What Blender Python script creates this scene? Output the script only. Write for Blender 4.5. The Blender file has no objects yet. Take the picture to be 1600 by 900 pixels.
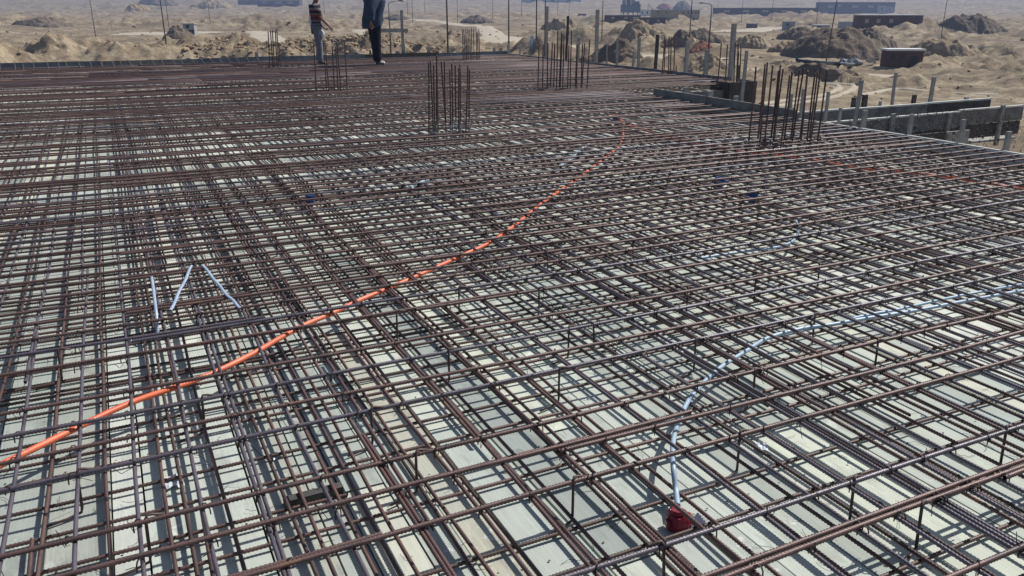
import bpy, math, random
import numpy as np
from mathutils import Vector, Matrix

random.seed(11)
RNG = np.random.default_rng(5)
SC = bpy.context.scene
COL = SC.collection
PI = math.pi

# ------------------------------------------------------------------ camera, sky, sun, exposure
EYE = Vector((0.0, 0.0, 1.6))
PITCH = math.radians(19.26)
FPX = 1265.0                       # focal length in photo pixels (photo 1600 wide)
cam = bpy.data.cameras.new("camera")
cam.sensor_width = 36.0
cam.lens = FPX / 1600.0 * 36.0
cam.clip_start = 0.05
cam.clip_end = 20000.0
cam_o = bpy.data.objects.new("camera", cam)
COL.objects.link(cam_o)
cam_o.location = EYE
cam_o.rotation_euler = (math.radians(90) - PITCH, 0, 0)
SC.camera = cam_o

SUN_AZ = math.radians(57)          # clockwise from the view direction (+Y)
SUN_EL = math.radians(49)
world = bpy.data.worlds.new("World")
SC.world = world
world.use_nodes = True
wn = world.node_tree
for n in list(wn.nodes):
    wn.nodes.remove(n)
sky = wn.nodes.new("ShaderNodeTexSky")
sky.sky_type = 'NISHITA'
sky.sun_disc = False
sky.sun_elevation = SUN_EL
sky.sun_rotation = SUN_AZ
sky.dust_density = 1.2
bg = wn.nodes.new("ShaderNodeBackground")
bg.inputs["Strength"].default_value = 0.074
wo = wn.nodes.new("ShaderNodeOutputWorld")
wn.links.new(sky.outputs[0], bg.inputs[0])
wn.links.new(bg.outputs[0], wo.inputs[0])

sun = bpy.data.lights.new("sun", 'SUN')
sun.energy = 4.6
sun.angle = math.radians(0.8)
sun.color = (1.0, 0.98, 0.925)
sun_o = bpy.data.objects.new("sun", sun)
COL.objects.link(sun_o)
sdir = Vector((math.sin(SUN_AZ) * math.cos(SUN_EL), math.cos(SUN_AZ) * math.cos(SUN_EL), math.sin(SUN_EL)))
sun_o.rotation_euler = sdir.to_track_quat('Z', 'Y').to_euler()
sun_o.location = sdir * 50

SC.view_settings.view_transform = 'Standard'
SC.view_settings.look = 'None'
SC.view_settings.exposure = 0.22
SC.view_settings.gamma = 1.0
SC.view_settings.use_curve_mapping = False
SC.cycles.max_bounces = 6
SC.cycles.volume_bounces = 0

# ------------------------------------------------------------------ helpers
ANG = math.radians(26.0)           # the bar grid is turned against the view by this much
D2 = Vector((math.cos(ANG), math.sin(ANG), 0))
D1 = Vector((-math.sin(ANG), math.cos(ANG), 0))


def W(u, v, z=0.0):
    return D2 * u + D1 * v + Vector((0, 0, z))


def ray(x, y):
    c, s = math.cos(PITCH), math.sin(PITCH)
    X, Y = x - 800.0, 450.0 - y
    return Vector((X, FPX * c + Y * s, -FPX * s + Y * c)) / FPX


def at_z(x, y, z):
    r = ray(x, y)
    return EYE + r * ((z - EYE.z) / r.z)


def uv_at(x, y, z):
    p = at_z(x, y, z)
    return p.dot(D2), p.dot(D1)


def proj(p):
    c, s = math.cos(PITCH), math.sin(PITCH)
    dz = p[2] - EYE.z
    d = p[1] * c - dz * s
    up = p[1] * s + dz * c
    if d < 0.1:
        return None
    return 800 + FPX * p[0] / d, 450 - FPX * up / d, d


def height_over(x, y, P):
    """height of the point seen at pixel (x, y) standing vertically over/under P"""
    r = ray(x, y)
    t = math.hypot(P.x, P.y) / math.hypot(r.x, r.y)
    return EYE.z + r.z * t


class MB:
    def __init__(s):
        s.v, s.f, s.m = [], [], []

    def quadbox(s, c, size, rot=0.0, m=0, tilt=None):
        M = Matrix.Rotation(rot, 3, 'Z')
        if tilt is not None:
            M = M @ tilt
        b = len(s.v)
        for dz in (-.5, .5):
            for dx, dy in ((-.5, -.5), (.5, -.5), (.5, .5), (-.5, .5)):
                p = M @ Vector((dx * size[0], dy * size[1], dz * size[2]))
                s.v.append((c[0] + p.x, c[1] + p.y, c[2] + p.z))
        for f in ((3, 2, 1, 0), (4, 5, 6, 7), (0, 1, 5, 4), (1, 2, 6, 5), (2, 3, 7, 6), (3, 0, 4, 7)):
            s.f.append(tuple(b + i for i in f))
            s.m.append(m)
        return s

    def tube(s, pts, r, sides=8, m=0, cap=True):
        pts = [Vector(p) for p in pts]
        n = len(pts)
        rs = r if isinstance(r, (list, tuple)) else [r] * n
        b = len(s.v)
        up = None
        for i, p in enumerate(pts):
            t = (pts[min(i + 1, n - 1)] - pts[max(i - 1, 0)]).normalized()
            if up is None:
                up = Vector((0, 0, 1)) if abs(t.z) < .9 else Vector((1, 0, 0))
            a = up - t * up.dot(t)
            a.normalize()
            up = a
            c = t.cross(a)
            for k in range(sides):
                q = 2 * PI * k / sides
                w = p + (a * math.cos(q) + c * math.sin(q)) * rs[i]
                s.v.append(tuple(w))
        for i in range(n - 1):
            for k in range(sides):
                k2 = (k + 1) % sides
                s.f.append((b + i * sides + k, b + i * sides + k2, b + (i + 1) * sides + k2, b + (i + 1) * sides + k))
                s.m.append(m)
        if cap:
            s.f.append(tuple(b + k for k in reversed(range(sides))))
            s.f.append(tuple(b + (n - 1) * sides + k for k in range(sides)))
            s.m += [m, m]
        return s

    def poly(s, pts, m=0):
        b = len(s.v)
        s.v += [tuple(p) for p in pts]
        s.f.append(tuple(range(b, b + len(pts))))
        s.m.append(m)
        return s

    def mesh(s, name, mats, smooth=False):
        me = bpy.data.meshes.new(name)
        me.from_pydata(s.v, [], s.f)
        for m in (mats if isinstance(mats, (list, tuple)) else [mats]):
            me.materials.append(m)
        if any(s.m):
            me.polygons.foreach_set("material_index", s.m)
        if smooth:
            me.polygons.foreach_set("use_smooth", [len(f) == 4 for f in s.f])
        me.update()
        return me

    def build(s, name, mats, parent=None, smooth=False):
        return link(name, s.mesh(name, mats, smooth), parent)


def link(name, me, parent=None):
    o = bpy.data.objects.new(name, me)
    COL.objects.link(o)
    if parent is not None:
        o.parent = parent
    return o


def tag(o, label=None, cat=None, group=None, kind=None):
    if label:
        o["label"] = label
    if cat:
        o["category"] = cat
    if group:
        o["group"] = group
    if kind:
        o["kind"] = kind
    return o


def empty(name, loc=(0, 0, 0), rz=0.0):
    o = bpy.data.objects.new(name, None)
    o.empty_display_size = 0.1
    COL.objects.link(o)
    o.location = loc
    o.rotation_euler = (0, 0, rz)
    return o


# ------------------------------------------------------------------ value noise (terrain, heaps)
_T = RNG.random((256, 256))


def vnoise(x, y):
    xi = np.floor(x).astype(int)
    yi = np.floor(y).astype(int)
    fx, fy = x - xi, y - yi
    fx = fx * fx * (3 - 2 * fx)
    fy = fy * fy * (3 - 2 * fy)
    a = _T[xi & 255, yi & 255]
    b = _T[(xi + 1) & 255, yi & 255]
    c = _T[xi & 255, (yi + 1) & 255]
    d = _T[(xi + 1) & 255, (yi + 1) & 255]
    return (a * (1 - fx) + b * fx) * (1 - fy) + (c * (1 - fx) + d * fx) * fy


def fbm(x, y, o=4, g=0.5):
    s = 0
    a = 1.0
    t = 0
    for i in range(o):
        s = s + a * vnoise(x * 2 ** i + 17.3 * i, y * 2 ** i + 5.1 * i)
        t += a
        a *= g
    return s / t


def sstep(a, b, x):
    t = np.clip((x - a) / float(b - a), 0, 1)
    return t * t * (3 - 2 * t)


# ------------------------------------------------------------------ materials
def mat(name, build, rough=0.8, metal=0.0, spec=0.5):
    m = bpy.data.materials.new(name)
    m.use_nodes = True
    nt = m.node_tree
    b = nt.nodes["Principled BSDF"]
    b.inputs["Roughness"].default_value = rough
    b.inputs["Metallic"].default_value = metal
    b.inputs["Specular IOR Level"].default_value = spec
    build(nt, b)
    return m


def N(nt, t, **k):
    n = nt.nodes.new(t)
    for a, v in k.items():
        if a in n.inputs:
            n.inputs[a].default_value = v
        else:
            setattr(n, a, v)
    return n


def ramp(nt, fac, stops):
    r = nt.nodes.new("ShaderNodeValToRGB")
    el = r.color_ramp.elements
    while len(el) > 1:
        el.remove(el[-1])
    el[0].position = stops[0][0]
    el[0].color = (*stops[0][1], 1)
    for p, c in stops[1:]:
        e = el.new(p)
        e.color = (*c, 1)
    nt.links.new(fac, r.inputs[0])
    return r.outputs[0]


def noise(nt, scale, detail=4.0, coord="Object", rough=0.55, stretch=None):
    tc = nt.nodes.new("ShaderNodeTexCoord")
    n = nt.nodes.new("ShaderNodeTexNoise")
    n.inputs["Scale"].default_value = scale
    n.inputs["Detail"].default_value = detail
    n.inputs["Roughness"].default_value = rough
    src = tc.outputs[coord]
    if stretch:
        mp = nt.nodes.new("ShaderNodeMapping")
        mp.inputs["Scale"].default_value = stretch
        nt.links.new(src, mp.inputs[0])
        src = mp.outputs[0]
    nt.links.new(src, n.inputs["Vector"])
    return n.outputs["Fac"]


def mixc(nt, fac, a, b, mode='MIX'):
    m = nt.nodes.new("ShaderNodeMix")
    m.data_type = 'RGBA'
    m.blend_type = mode
    for sock, val in ((m.inputs[0], fac), (m.inputs[6], a), (m.inputs[7], b)):
        if isinstance(val, (int, float)):
            sock.default_value = val
        elif isinstance(val, tuple):
            sock.default_value = (*val, 1)
        else:
            nt.links.new(val, sock)
    return m.outputs[2]


def bump(nt, b, h, strength=0.3, dist=0.02):
    bp = nt.nodes.new("ShaderNodeBump")
    bp.inputs["Strength"].default_value = strength
    bp.inputs["Distance"].default_value = dist
    nt.links.new(h, bp.inputs["Height"])
    nt.links.new(bp.outputs[0], b.inputs["Normal"])


def plain(name, c, c2=None, scale=6.0, rough=0.8, metal=0.0, spec=0.5, bs=0.0):
    if c2 is None:
        c2 = tuple(x * 0.72 for x in c)

    def f(nt, b):
        n = noise(nt, scale, 5)
        nt.links.new(ramp(nt, n, [(0.33, c2), (0.66, c)]), b.inputs["Base Color"])
        if bs:
            bump(nt, b, n, bs, 0.02)
    return mat(name, f, rough, metal, spec)


def steel(name, a, b2, c, rough):
    def f(nt, b):
        n = noise(nt, 6.0, 6, stretch=(.8, 3, 3), rough=.68)
        base = ramp(nt, n, [(0.34, a), (0.50, b2), (0.62, b2), (0.70, c)])
        oi = nt.nodes.new("ShaderNodeObjectInfo")
        tone = ramp(nt, oi.outputs["Random"], [(0, (.93, .93, .95)), (1, (1.06, 1.05, 1.03))])
        nt.links.new(mixc(nt, 1.0, base, tone, 'MULTIPLY'), b.inputs["Base Color"])
        n2 = noise(nt, 220.0, 3)
        bump(nt, b, n2, 0.35, 0.003)
    return mat(name, f, rough, 0.18, 0.55)


M_RUST = steel("rusty_steel", (.056, .034, .034), (.128, .073, .063), (.235, .118, .072), .50)
M_BLUE = steel("mill_scale_steel", (.068, .055, .064), (.125, .106, .124), (.170, .115, .095), .40)
M_DARK = steel("dark_steel", (.036, .025, .025), (.085, .051, .044), (.160, .080, .050), .55)
M_WIRE = plain("tie_wire_steel", (.045, .028, .022), (.02, .014, .012), 30, .5, .4)


def wood(name, a, b2, joint=(.2, .17, .13)):
    def f(nt, b):
        g = noise(nt, 7.0, 6, stretch=(14, .8, 4))
        s = noise(nt, 1.7, 5)
        base = ramp(nt, g, [(0.25, b2), (0.62, a)])
        d = noise(nt, 5.5, 6, rough=.7)
        base = mixc(nt, ramp(nt, s, [(.36, (.75, .75, .75)), (.62, (0, 0, 0))]), base, (.44, .455, .41))
        st2 = noise(nt, 2.6, 7, rough=.72, stretch=(1.6, .7, 1))
        base = mixc(nt, ramp(nt, st2, [(.52, (0, 0, 0)), (.60, (.55, .55, .55)), (.72, (.8, .8, .8))]), base, (.30, .305, .275))
        spl = noise(nt, 3.7, 6, rough=.75)
        base = mixc(nt, ramp(nt, spl, [(.60, (0, 0, 0)), (.66, (.8, .8, .8))]), base, (.68, .69, .64))
        spot = ramp(nt, d, [(.63, (0, 0, 0)), (.70, (.5, .5, .5))])
        base = mixc(nt, spot, base, (.20, .18, .15))
        oi = nt.nodes.new("ShaderNodeObjectInfo")
        tone = ramp(nt, oi.outputs["Random"], [(0, (.66, .68, .70)), (.3, (.90, .91, .91)), (.7, (1, 1, .99)), (1, (1.09, 1.08, 1.03))])
        nt.links.new(mixc(nt, 1.0, base, tone, 'MULTIPLY'), b.inputs["Base Color"])
        bump(nt, b, g, 0.3, 0.004)
    return mat(name, f, .85, 0, .25)


PLANKS = [wood("plank_pale", (.57, .60, .52), (.47, .50, .43)),
          wood("plank_grey", (.50, .54, .485), (.41, .44, .405)),
          wood("plank_cream", (.60, .595, .50), (.49, .49, .41)),
          wood("plank_yellow", (.57, .54, .43), (.46, .435, .345)),
          wood("plank_white", (.66, .67, .60), (.56, .57, .52))]
M_UNDER = plain("joist_timber", (.10, .085, .065))
M_TIMBER = plain("weathered_timber", (.38, .36, .33), (.25, .24, .22), 9, .85, 0, .2, .3)
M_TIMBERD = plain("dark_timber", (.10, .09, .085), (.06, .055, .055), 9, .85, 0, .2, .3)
M_BOARD = plain("shutter_board", (.16, .165, .185), (.10, .105, .12), 5, .8, 0, .25, .2)
M_BOARDG = plain("weathered_board", (.22, .215, .20), (.13, .125, .12), 6, .85, 0, .2, .3)
M_BOARDW = plain("pale_board_edge", (.62, .62, .58), (.5, .5, .46), 7, .8, 0, .25)
M_ORANGE = plain("orange_conduit", (.80, .175, .075), (.60, .115, .05), 5, .45)
M_PALE = plain("pale_blue_conduit", (.36, .47, .57), (.29, .39, .49), 9, .4)
M_STRAP = plain("pale_plastic", (.38, .45, .55), (.29, .36, .46), 12, .35)
M_REDBOX = plain("red_plastic", (.24, .010, .026), (.15, .007, .018), 20, .38)
M_BLUEBOX = plain("blue_plastic", (.02, .06, .24), (.015, .04, .15), 20, .4)
M_FILM = plain("clear_film", (.66, .69, .70), (.52, .56, .58), 30, .4)
M_PAPER = plain("white_card", (.74, .76, .74), (.64, .66, .64), 9, .7)


def soil_nodes(nt, b, pal, s1=.045, s2=.35):
    big = noise(nt, s1, 6, rough=.62)
    mid = noise(nt, s2, 6, rough=.65)
    fine = noise(nt, 2.6, 5, rough=.7)
    c = ramp(nt, big, [(.30, pal[0]), (.45, pal[1]), (.58, pal[2]), (.72, pal[3])])
    c = mixc(nt, ramp(nt, mid, [(.42, (.9, .9, .9)), (.58, (0, 0, 0))]), c, pal[4])
    c = mixc(nt, ramp(nt, fine, [(.42, (.5, .5, .5)), (.6, (0, 0, 0))]), c, pal[5])
    nt.links.new(c, b.inputs["Base Color"])
    bump(nt, b, mid, .9, .5)


SAND = [(.155, .118, .082), (.28, .222, .148), (.395, .322, .218), (.37, .27, .15), (.16, .118, .08), (.13, .097, .068)]
M_GROUND = mat("desert_sand", lambda nt, b: soil_nodes(nt, b, SAND), .95, 0, .1)
DARK = [(.12, .095, .075), (.17, .13, .10), (.22, .17, .125), (.19, .145, .10), (.10, .078, .06), (.12, .09, .07)]
M_HEAPD = mat("dark_soil", lambda nt, b: soil_nodes(nt, b, DARK, .12, .6), .95, 0, .1)
YEL = [(.36, .24, .115), (.46, .33, .17), (.52, .39, .22), (.42, .28, .13), (.24, .16, .085), (.28, .19, .105)]
M_HEAPY = mat("yellow_rocky_soil", lambda nt, b: soil_nodes(nt, b, YEL, .15, .8), .95, 0, .1)
M_HEAPS = mat("sandy_soil", lambda nt, b: soil_nodes(nt, b, [(.30, .23, .155), (.36, .28, .19), (.40, .32, .22), (.37, .28, .17), (.22, .165, .11), (.22, .165, .11)], .12, .6), .95, 0, .1)
M_HEAPR = mat("red_soil", lambda nt, b: soil_nodes(nt, b, [(.24, .10, .07), (.28, .12, .08), (.3, .14, .09), (.26, .12, .08), (.16, .08, .06), (.2, .1, .07)], .12, .6), .95, 0, .1)
M_ROCK = plain("yellow_rock", (.42, .31, .19), (.19, .135, .09), .9, .95, 0, .1, .3)
M_ROAD = plain("dirt_road", (.44, .38, .30), (.37, .315, .245), .25, .95, 0, .1)
M_POLE = plain("pole_steel", (.05, .045, .045), (.035, .03, .032), 3, .6)
M_CONC = plain("concrete_wall", (.36, .36, .37), (.29, .29, .30), .8, .9, 0, .2)
M_PURP = plain("dark_brick", (.115, .085, .10), (.08, .06, .07), .6, .9, 0, .2)
M_MAROON = plain("maroon_brick", (.13, .06, .052), (.075, .036, .033), .5, .9, 0, .2)
M_WHITE = plain("white_render", (.66, .66, .65), (.56, .56, .55), .7, .85, 0, .2)
M_TANW = plain("tan_render", (.40, .34, .25), (.33, .28, .2), .7, .85, 0, .2)
M_HOLE = plain("dark_opening", (.022, .02, .024))
M_STEELB = plain("blue_grey_steel", (.09, .11, .16), (.06, .075, .11), .7, .6)
M_TARPB = plain("blue_tarp", (.07, .13, .24), (.05, .09, .17), 2, .5)
M_SACK = plain("grey_sack", (.27, .275, .285), (.17, .175, .18), 1.2, .8)
M_BLACK = plain("black_rubber", (.02, .018, .022), (.014, .012, .016), 2, .6)

# ------------------------------------------------------------------ terrain
G0 = -4.5
TRACKS = []


def ground(X, Y):
    X = np.asarray(X, float)
    Y = np.asarray(Y, float)
    d = np.hypot(X, Y)
    az = np.degrees(np.arctan2(X, Y))
    far = sstep(90, 420, d)
    z = np.full_like(d, G0)
    z = z + 0.021 * np.maximum(0, d - 520) * sstep(500, 900, d)
    z = z + (fbm(X / 26, Y / 26, 5) - .5) * (0.9 + 1.8 * far)
    rough = sstep(.42, .60, fbm(X / 45 + 9, Y / 45 + 3, 3))
    near_sand = 1 - sstep(62, 84, d)
    nearness = sstep(600, 200, d)
    lump = np.maximum(0, fbm(X / 13 + 40, Y / 13, 5, .58) - .46)
    zr = lump * (.25 + .75 * rough) * (1 - .9 * near_sand) * 8.5
    rg = 1 - np.abs(2 * fbm(X / 5 + 3, Y / 5 + 71, 4, .62) - 1)
    zr = zr + (rg - .70) * 2.3 * (.15 + .85 * rough) * (1 - .95 * near_sand) * nearness
    zr = zr + (fbm(X / 1.9, Y / 1.9, 3, .7) - .5) * 1.15 * (.3 + .75 * rough) * (1 - .85 * near_sand)
    flat = np.zeros_like(d)
    for pts, w in TRACKS:
        for (ax, ay), (bx, by) in zip(pts[:-1], pts[1:]):
            ex, ey = bx - ax, by - ay
            t = np.clip(((X - ax) * ex + (Y - ay) * ey) / (ex * ex + ey * ey), 0, 1)
            dd = np.hypot(X - ax - t * ex, Y - ay - t * ey)
            flat = np.maximum(flat, 1 - sstep(w * .5, w * 1.2, dd))
    z = z + zr * (1 - flat)
    # far rolling dunes
    z = z + sstep(600, 1600, d) * (fbm(X / 330 + 3, Y / 330 + 8, 4) - .5) * 26
    # spoil bank behind the far edge of the slab, left of centre
    rid = np.exp(-((Y - 99 - 3 * np.sin(X / 9)) / 5.2) ** 2) * sstep(-52, -40, X) * (1 - sstep(-13, -6, X))
    z = z + rid * (1.0 + .6 * sstep(-38, -30, X) + 2.2 * (fbm(X / 2.2, Y / 2.2, 4, .72) - .45))
    return z


def terrain():
    az = np.radians(np.concatenate([np.linspace(-46, 46, 620, endpoint=False), np.linspace(46, 314, 80, endpoint=False)]))
    r = [0.0, 8.0]
    while r[-1] < 3300:
        r.append(r[-1] * (1.0085 if 55 < r[-1] < 260 else 1.0125) + (0.0 if r[-1] > 30 else 3.0))
    r = np.array(r[1:])
    A, R = np.meshgrid(az, r)
    X, Y = R * np.sin(A), R * np.cos(A)
    Z = ground(X, Y)
    n, m = len(r), len(az)
    co = np.stack([X, Y, Z], -1).reshape(-1, 3)
    i = np.arange(n - 1)[:, None] * m
    j = np.arange(m)[None, :]
    j2 = (j + 1) % m
    q = np.stack([i + j, i + m + j, i + m + j2, i + j2], -1).reshape(-1, 4)
    co = np.vstack([co, [[0, 0, G0]]])
    c = len(co) - 1
    tri = np.stack([np.full(m, c), np.arange(m), (np.arange(m) + 1) % m], -1)
    me = bpy.data.meshes.new("ground")
    me.vertices.add(len(co))
    me.vertices.foreach_set("co", co.ravel())
    nl = q.size + tri.size
    me.loops.add(nl)
    me.loops.foreach_set("vertex_index", np.concatenate([q[:, ::-1].ravel()[::1], tri[:, ::-1].ravel()]).astype(np.int32))
    npoly = len(q) + len(tri)
    me.polygons.add(npoly)
    st = np.concatenate([np.arange(len(q)) * 4, q.size + np.arange(len(tri)) * 3]).astype(np.int32)
    me.polygons.foreach_set("loop_start", st)
    me.polygons.foreach_set("use_smooth", np.ones(npoly, bool))
    me.update(calc_edges=True)
    me.validate()
    me.materials.append(M_GROUND)
    o = link("ground", me)
    tag(o, "sandy desert ground with rough spoil, running out to far dunes", None, None, "structure")



def hit(x, y):
    """terrain point seen through photo pixel (x, y)"""
    r = ray(x, y)
    h = math.hypot(r.x, r.y)

    def gap(t):
        k = t / h
        return EYE.z + r.z * k - ground(r.x * k, r.y * k)
    ts = 28.0 * 1.014 ** np.arange(340)
    g = gap(ts)
    idx = np.nonzero(g < 0)[0]
    i = int(idx[0]) if len(idx) else len(ts) - 1
    if i > 0:
        ts = np.linspace(ts[i - 1], ts[i], 24)
        g = gap(ts)
        idx = np.nonzero(g < 0)[0]
        i = int(idx[0]) if len(idx) else len(ts) - 1
    k = ts[i] / h
    X, Y = r.x * k, r.y * k
    return Vector((X, Y, float(ground(X, Y))))


ROADS = (("road", [(640, 30), (712, 37), (760, 43), (800, 48), (860, 55), (920, 59), (1000, 66), (1060, 76), (1130, 84)], 9, "pale dirt road winding across the desert behind the slab"),
         ("path", [(200, 49), (260, 50), (330, 47)], 14, "pale graded track by the small hut at left"),
         ("path", [(1150, 38), (1200, 37), (1260, 40)], 16, "pale strip of cleared ground by the far sheds"),
         ("path", [(560, 46), (640, 52), (725, 50)], 5, "faint light track behind the timber cross"),
         ("path", [(400, 46), (480, 50), (600, 47)], 7, "flat sandy track behind the two men"),
         ("path", [(120, 88), (200, 85), (290, 91)], 8, "flat light sand in front of the spoil bank at left"),
         ("path", [(1165, 92), (1250, 92), (1330, 101), (1400, 106)], 4, "light strip of sand along the black pipe"),
         ("tyre_track", [(1190, 168), (1260, 160), (1315, 148), (1335, 132), (1318, 120), (1270, 113)], .7, "curving tyre track in the sand, outer one"),
         ("tyre_track", [(1190, 162), (1250, 155), (1295, 146), (1312, 133), (1296, 122), (1250, 116)], .7, "curving tyre track in the sand, inner one"),
         ("tyre_track", [(1345, 150), (1400, 142), (1480, 140), (1560, 146)], .7, "straight tyre track in the sand beyond the beam form"))
_tr = []
for _n, _p, _w, _l in ROADS:
    _q = [hit(*p) for p in _p]
    _tr.append(([(q.x, q.y) for q in _q], _w))
TRACKS = _tr
terrain()


def gz(X, Y):
    return float(ground(X, Y))


def mpp(P):
    """metres per photo pixel at P"""
    return proj(P)[2] / FPX


# ------------------------------------------------------------------ formwork deck
U0, U1, U2 = -4.6, 8.35, 11.40     # left end, near right edge, far right edge
V0, VN, VS, V1 = -2.2, 11.45, 12.75, 23.75


def edge_u(v):
    return U1 if v < VS else U2


SLAB = empty("formwork_deck", (0, 0, 0), ANG)
tag(SLAB, "pale dusty timber formwork deck under the rebar", None, None, "structure")
planks = []
u = U0
while u < U2 - .01:
    w = random.choice((.10, .12, .15, .18, .20, .22))
    w = min(w, U2 - u)
    v = V0 + random.uniform(-1.5, 0)
    lo = V0 if u + w <= U1 + .001 else VS
    if u < U1 < u + w:
        w = U1 - u
        lo = V0
    while v < V1:
        L = random.choice((2.4, 3.0, 3.6, 4.0))
        a, b = max(v, lo), min(v + L, V1)
        if b - a > .05:
            planks.append((u, a, w, b - a))
        v += L
    u += w


def plank_size(p):
    best = 0
    for k in range(9):
        q = proj(W(p[0] + p[2] / 2, p[1] + p[3] * k / 8))
        if q and -60 < q[0] < 1660 and -10 < q[1] < 960:
            best = max(best, p[2] * FPX / q[2])
    return best


planks.sort(key=plank_size, reverse=True)
under = MB().quadbox(((U0 + U1) / 2, (V0 + V1) / 2, -.10), (U1 - U0, V1 - V0, .1))
under.quadbox(((U1 + U2) / 2 + .002, (VS + V1) / 2, -.098), (U2 - U1, V1 - VS, .1))
under.build("joist_layer", M_UNDER, SLAB)
rest = MB()
pick = lambda: random.choices(range(5), (40, 30, 17, 1.2, 12))[0]
for i, (pu, pv, w, L) in enumerate(planks):
    z = random.uniform(-.0035, .0035)
    c = (pu + w / 2, pv + L / 2, -.0125 + z)
    sz = (w - random.uniform(.003, .010), L - random.uniform(.003, .012), .025)
    rot = random.uniform(-.0006, .0006)
    if i < 300:
        mb = MB().quadbox((0, 0, 0), sz)
        o = mb.build("plank", PLANKS[pick()], SLAB)
        o.location = c
        o.rotation_euler = (random.uniform(-.0008, .0008), random.uniform(-.012, .012), rot)
    else:
        rest.quadbox(c, sz, rot, pick())
tag(rest.build("plank_field", PLANKS, SLAB), None, None, None, "stuff")

nail = MB()
for pu, pv, w, L in planks[:420]:
    k0 = math.ceil(pv / .6)
    for k in range(k0, int((pv + L) / .6) + 1):
        for q in (.25, .75):
            if random.random() < .8:
                cu, cv = pu + w * q + random.uniform(-.008, .008), k * .6 + random.uniform(-.012, .012)
                b = len(nail.v)
                for j in range(6):
                    nail.v.append((cu + .0045 * math.cos(j * PI / 3), cv + .0045 * math.sin(j * PI / 3), .0052))
                nail.v.append((cu, cv, .0062))
                for j in range(6):
                    nail.f.append((b + j, b + (j + 1) % 6, b + 6))
                    nail.m.append(0)
tag(nail.build("nail_heads", M_UNDER, SLAB), None, None, None, "stuff")

# ------------------------------------------------------------------ reinforcement
R_T, R_L = .0081, .0068


def bar_mesh(name, L, r, ribbed, seed, m):
    rnd = random.Random(seed)
    a1, a2, p1, p2 = rnd.uniform(.003, .010), rnd.uniform(.0015, .004), rnd.uniform(0, 6), rnd.uniform(0, 6)
    f1, f2 = rnd.uniform(.9, 1.8), rnd.uniform(2.5, 4)

    def off(x):
        return (a1 * math.sin(x * f1 + p1) + a2 * math.sin(x * f2 + p2), min(.0012, .5 * a2) * math.sin(x * f2 * 1.3 + p1))
    if not ribbed:
        mb = MB()
        n = max(4, int(L / .35))
        mb.tube([(L * i / n, *off(L * i / n)) for i in range(n + 1)], r, 6, 0)
        return mb.mesh(name, m, True)
    step = .0060
    n = int(L / step)
    S = 8
    x = np.arange(n + 1) * step
    ph = np.arange(S) * 2 * PI / S
    # slanted crescent ribs, two rows with a smooth seam between them
    slant = np.abs(((ph / PI) % 1) - .5) * 2
    XX = x[:, None] + 0.0035 * np.sin(ph)[None, :]
    hi = (np.arange(n + 1) % 2)[:, None] * (1 - slant[None, :] * .5)
    rr = r * (.82 + .42 * hi)
    oy = np.array([off(t) for t in x])
    co = np.stack([XX, rr * np.cos(ph)[None, :] + oy[:, :1], rr * np.sin(ph)[None, :] + oy[:, 1:]], -1).reshape(-1, 3)
    i = np.arange(n)[:, None] * S
    j = np.arange(S)[None, :]
    j2 = (j + 1) % S
    q = np.stack([i + j, i + S + j, i + S + j2, i + j2], -1).reshape(-1, 4).astype(np.int32)
    me = bpy.data.meshes.new(name)
    me.vertices.add(len(co))
    me.vertices.foreach_set("co", co.ravel())
    me.loops.add(q.size)
    me.loops.foreach_set("vertex_index", q[:, ::-1].ravel())
    me.polygons.add(len(q))
    me.polygons.foreach_set("loop_start", (np.arange(len(q)) * 4).astype(np.int32))
    me.polygons.foreach_set("use_smooth", np.ones(len(q), bool))
    me.update(calc_edges=True)
    me.materials.append(m)
    return me


LENS = (5.9, 7.1, 8.4, 9.6, 10.6, 11.7)
_cache = {}


def get_bar(L, r, ribbed, m, var):
    k = (L, r, ribbed, m.name, var)
    if k not in _cache:
        _cache[k] = bar_mesh("rebar", L, r, ribbed, hash((L, var)) & 9999, m)
    return _cache[k]


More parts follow.
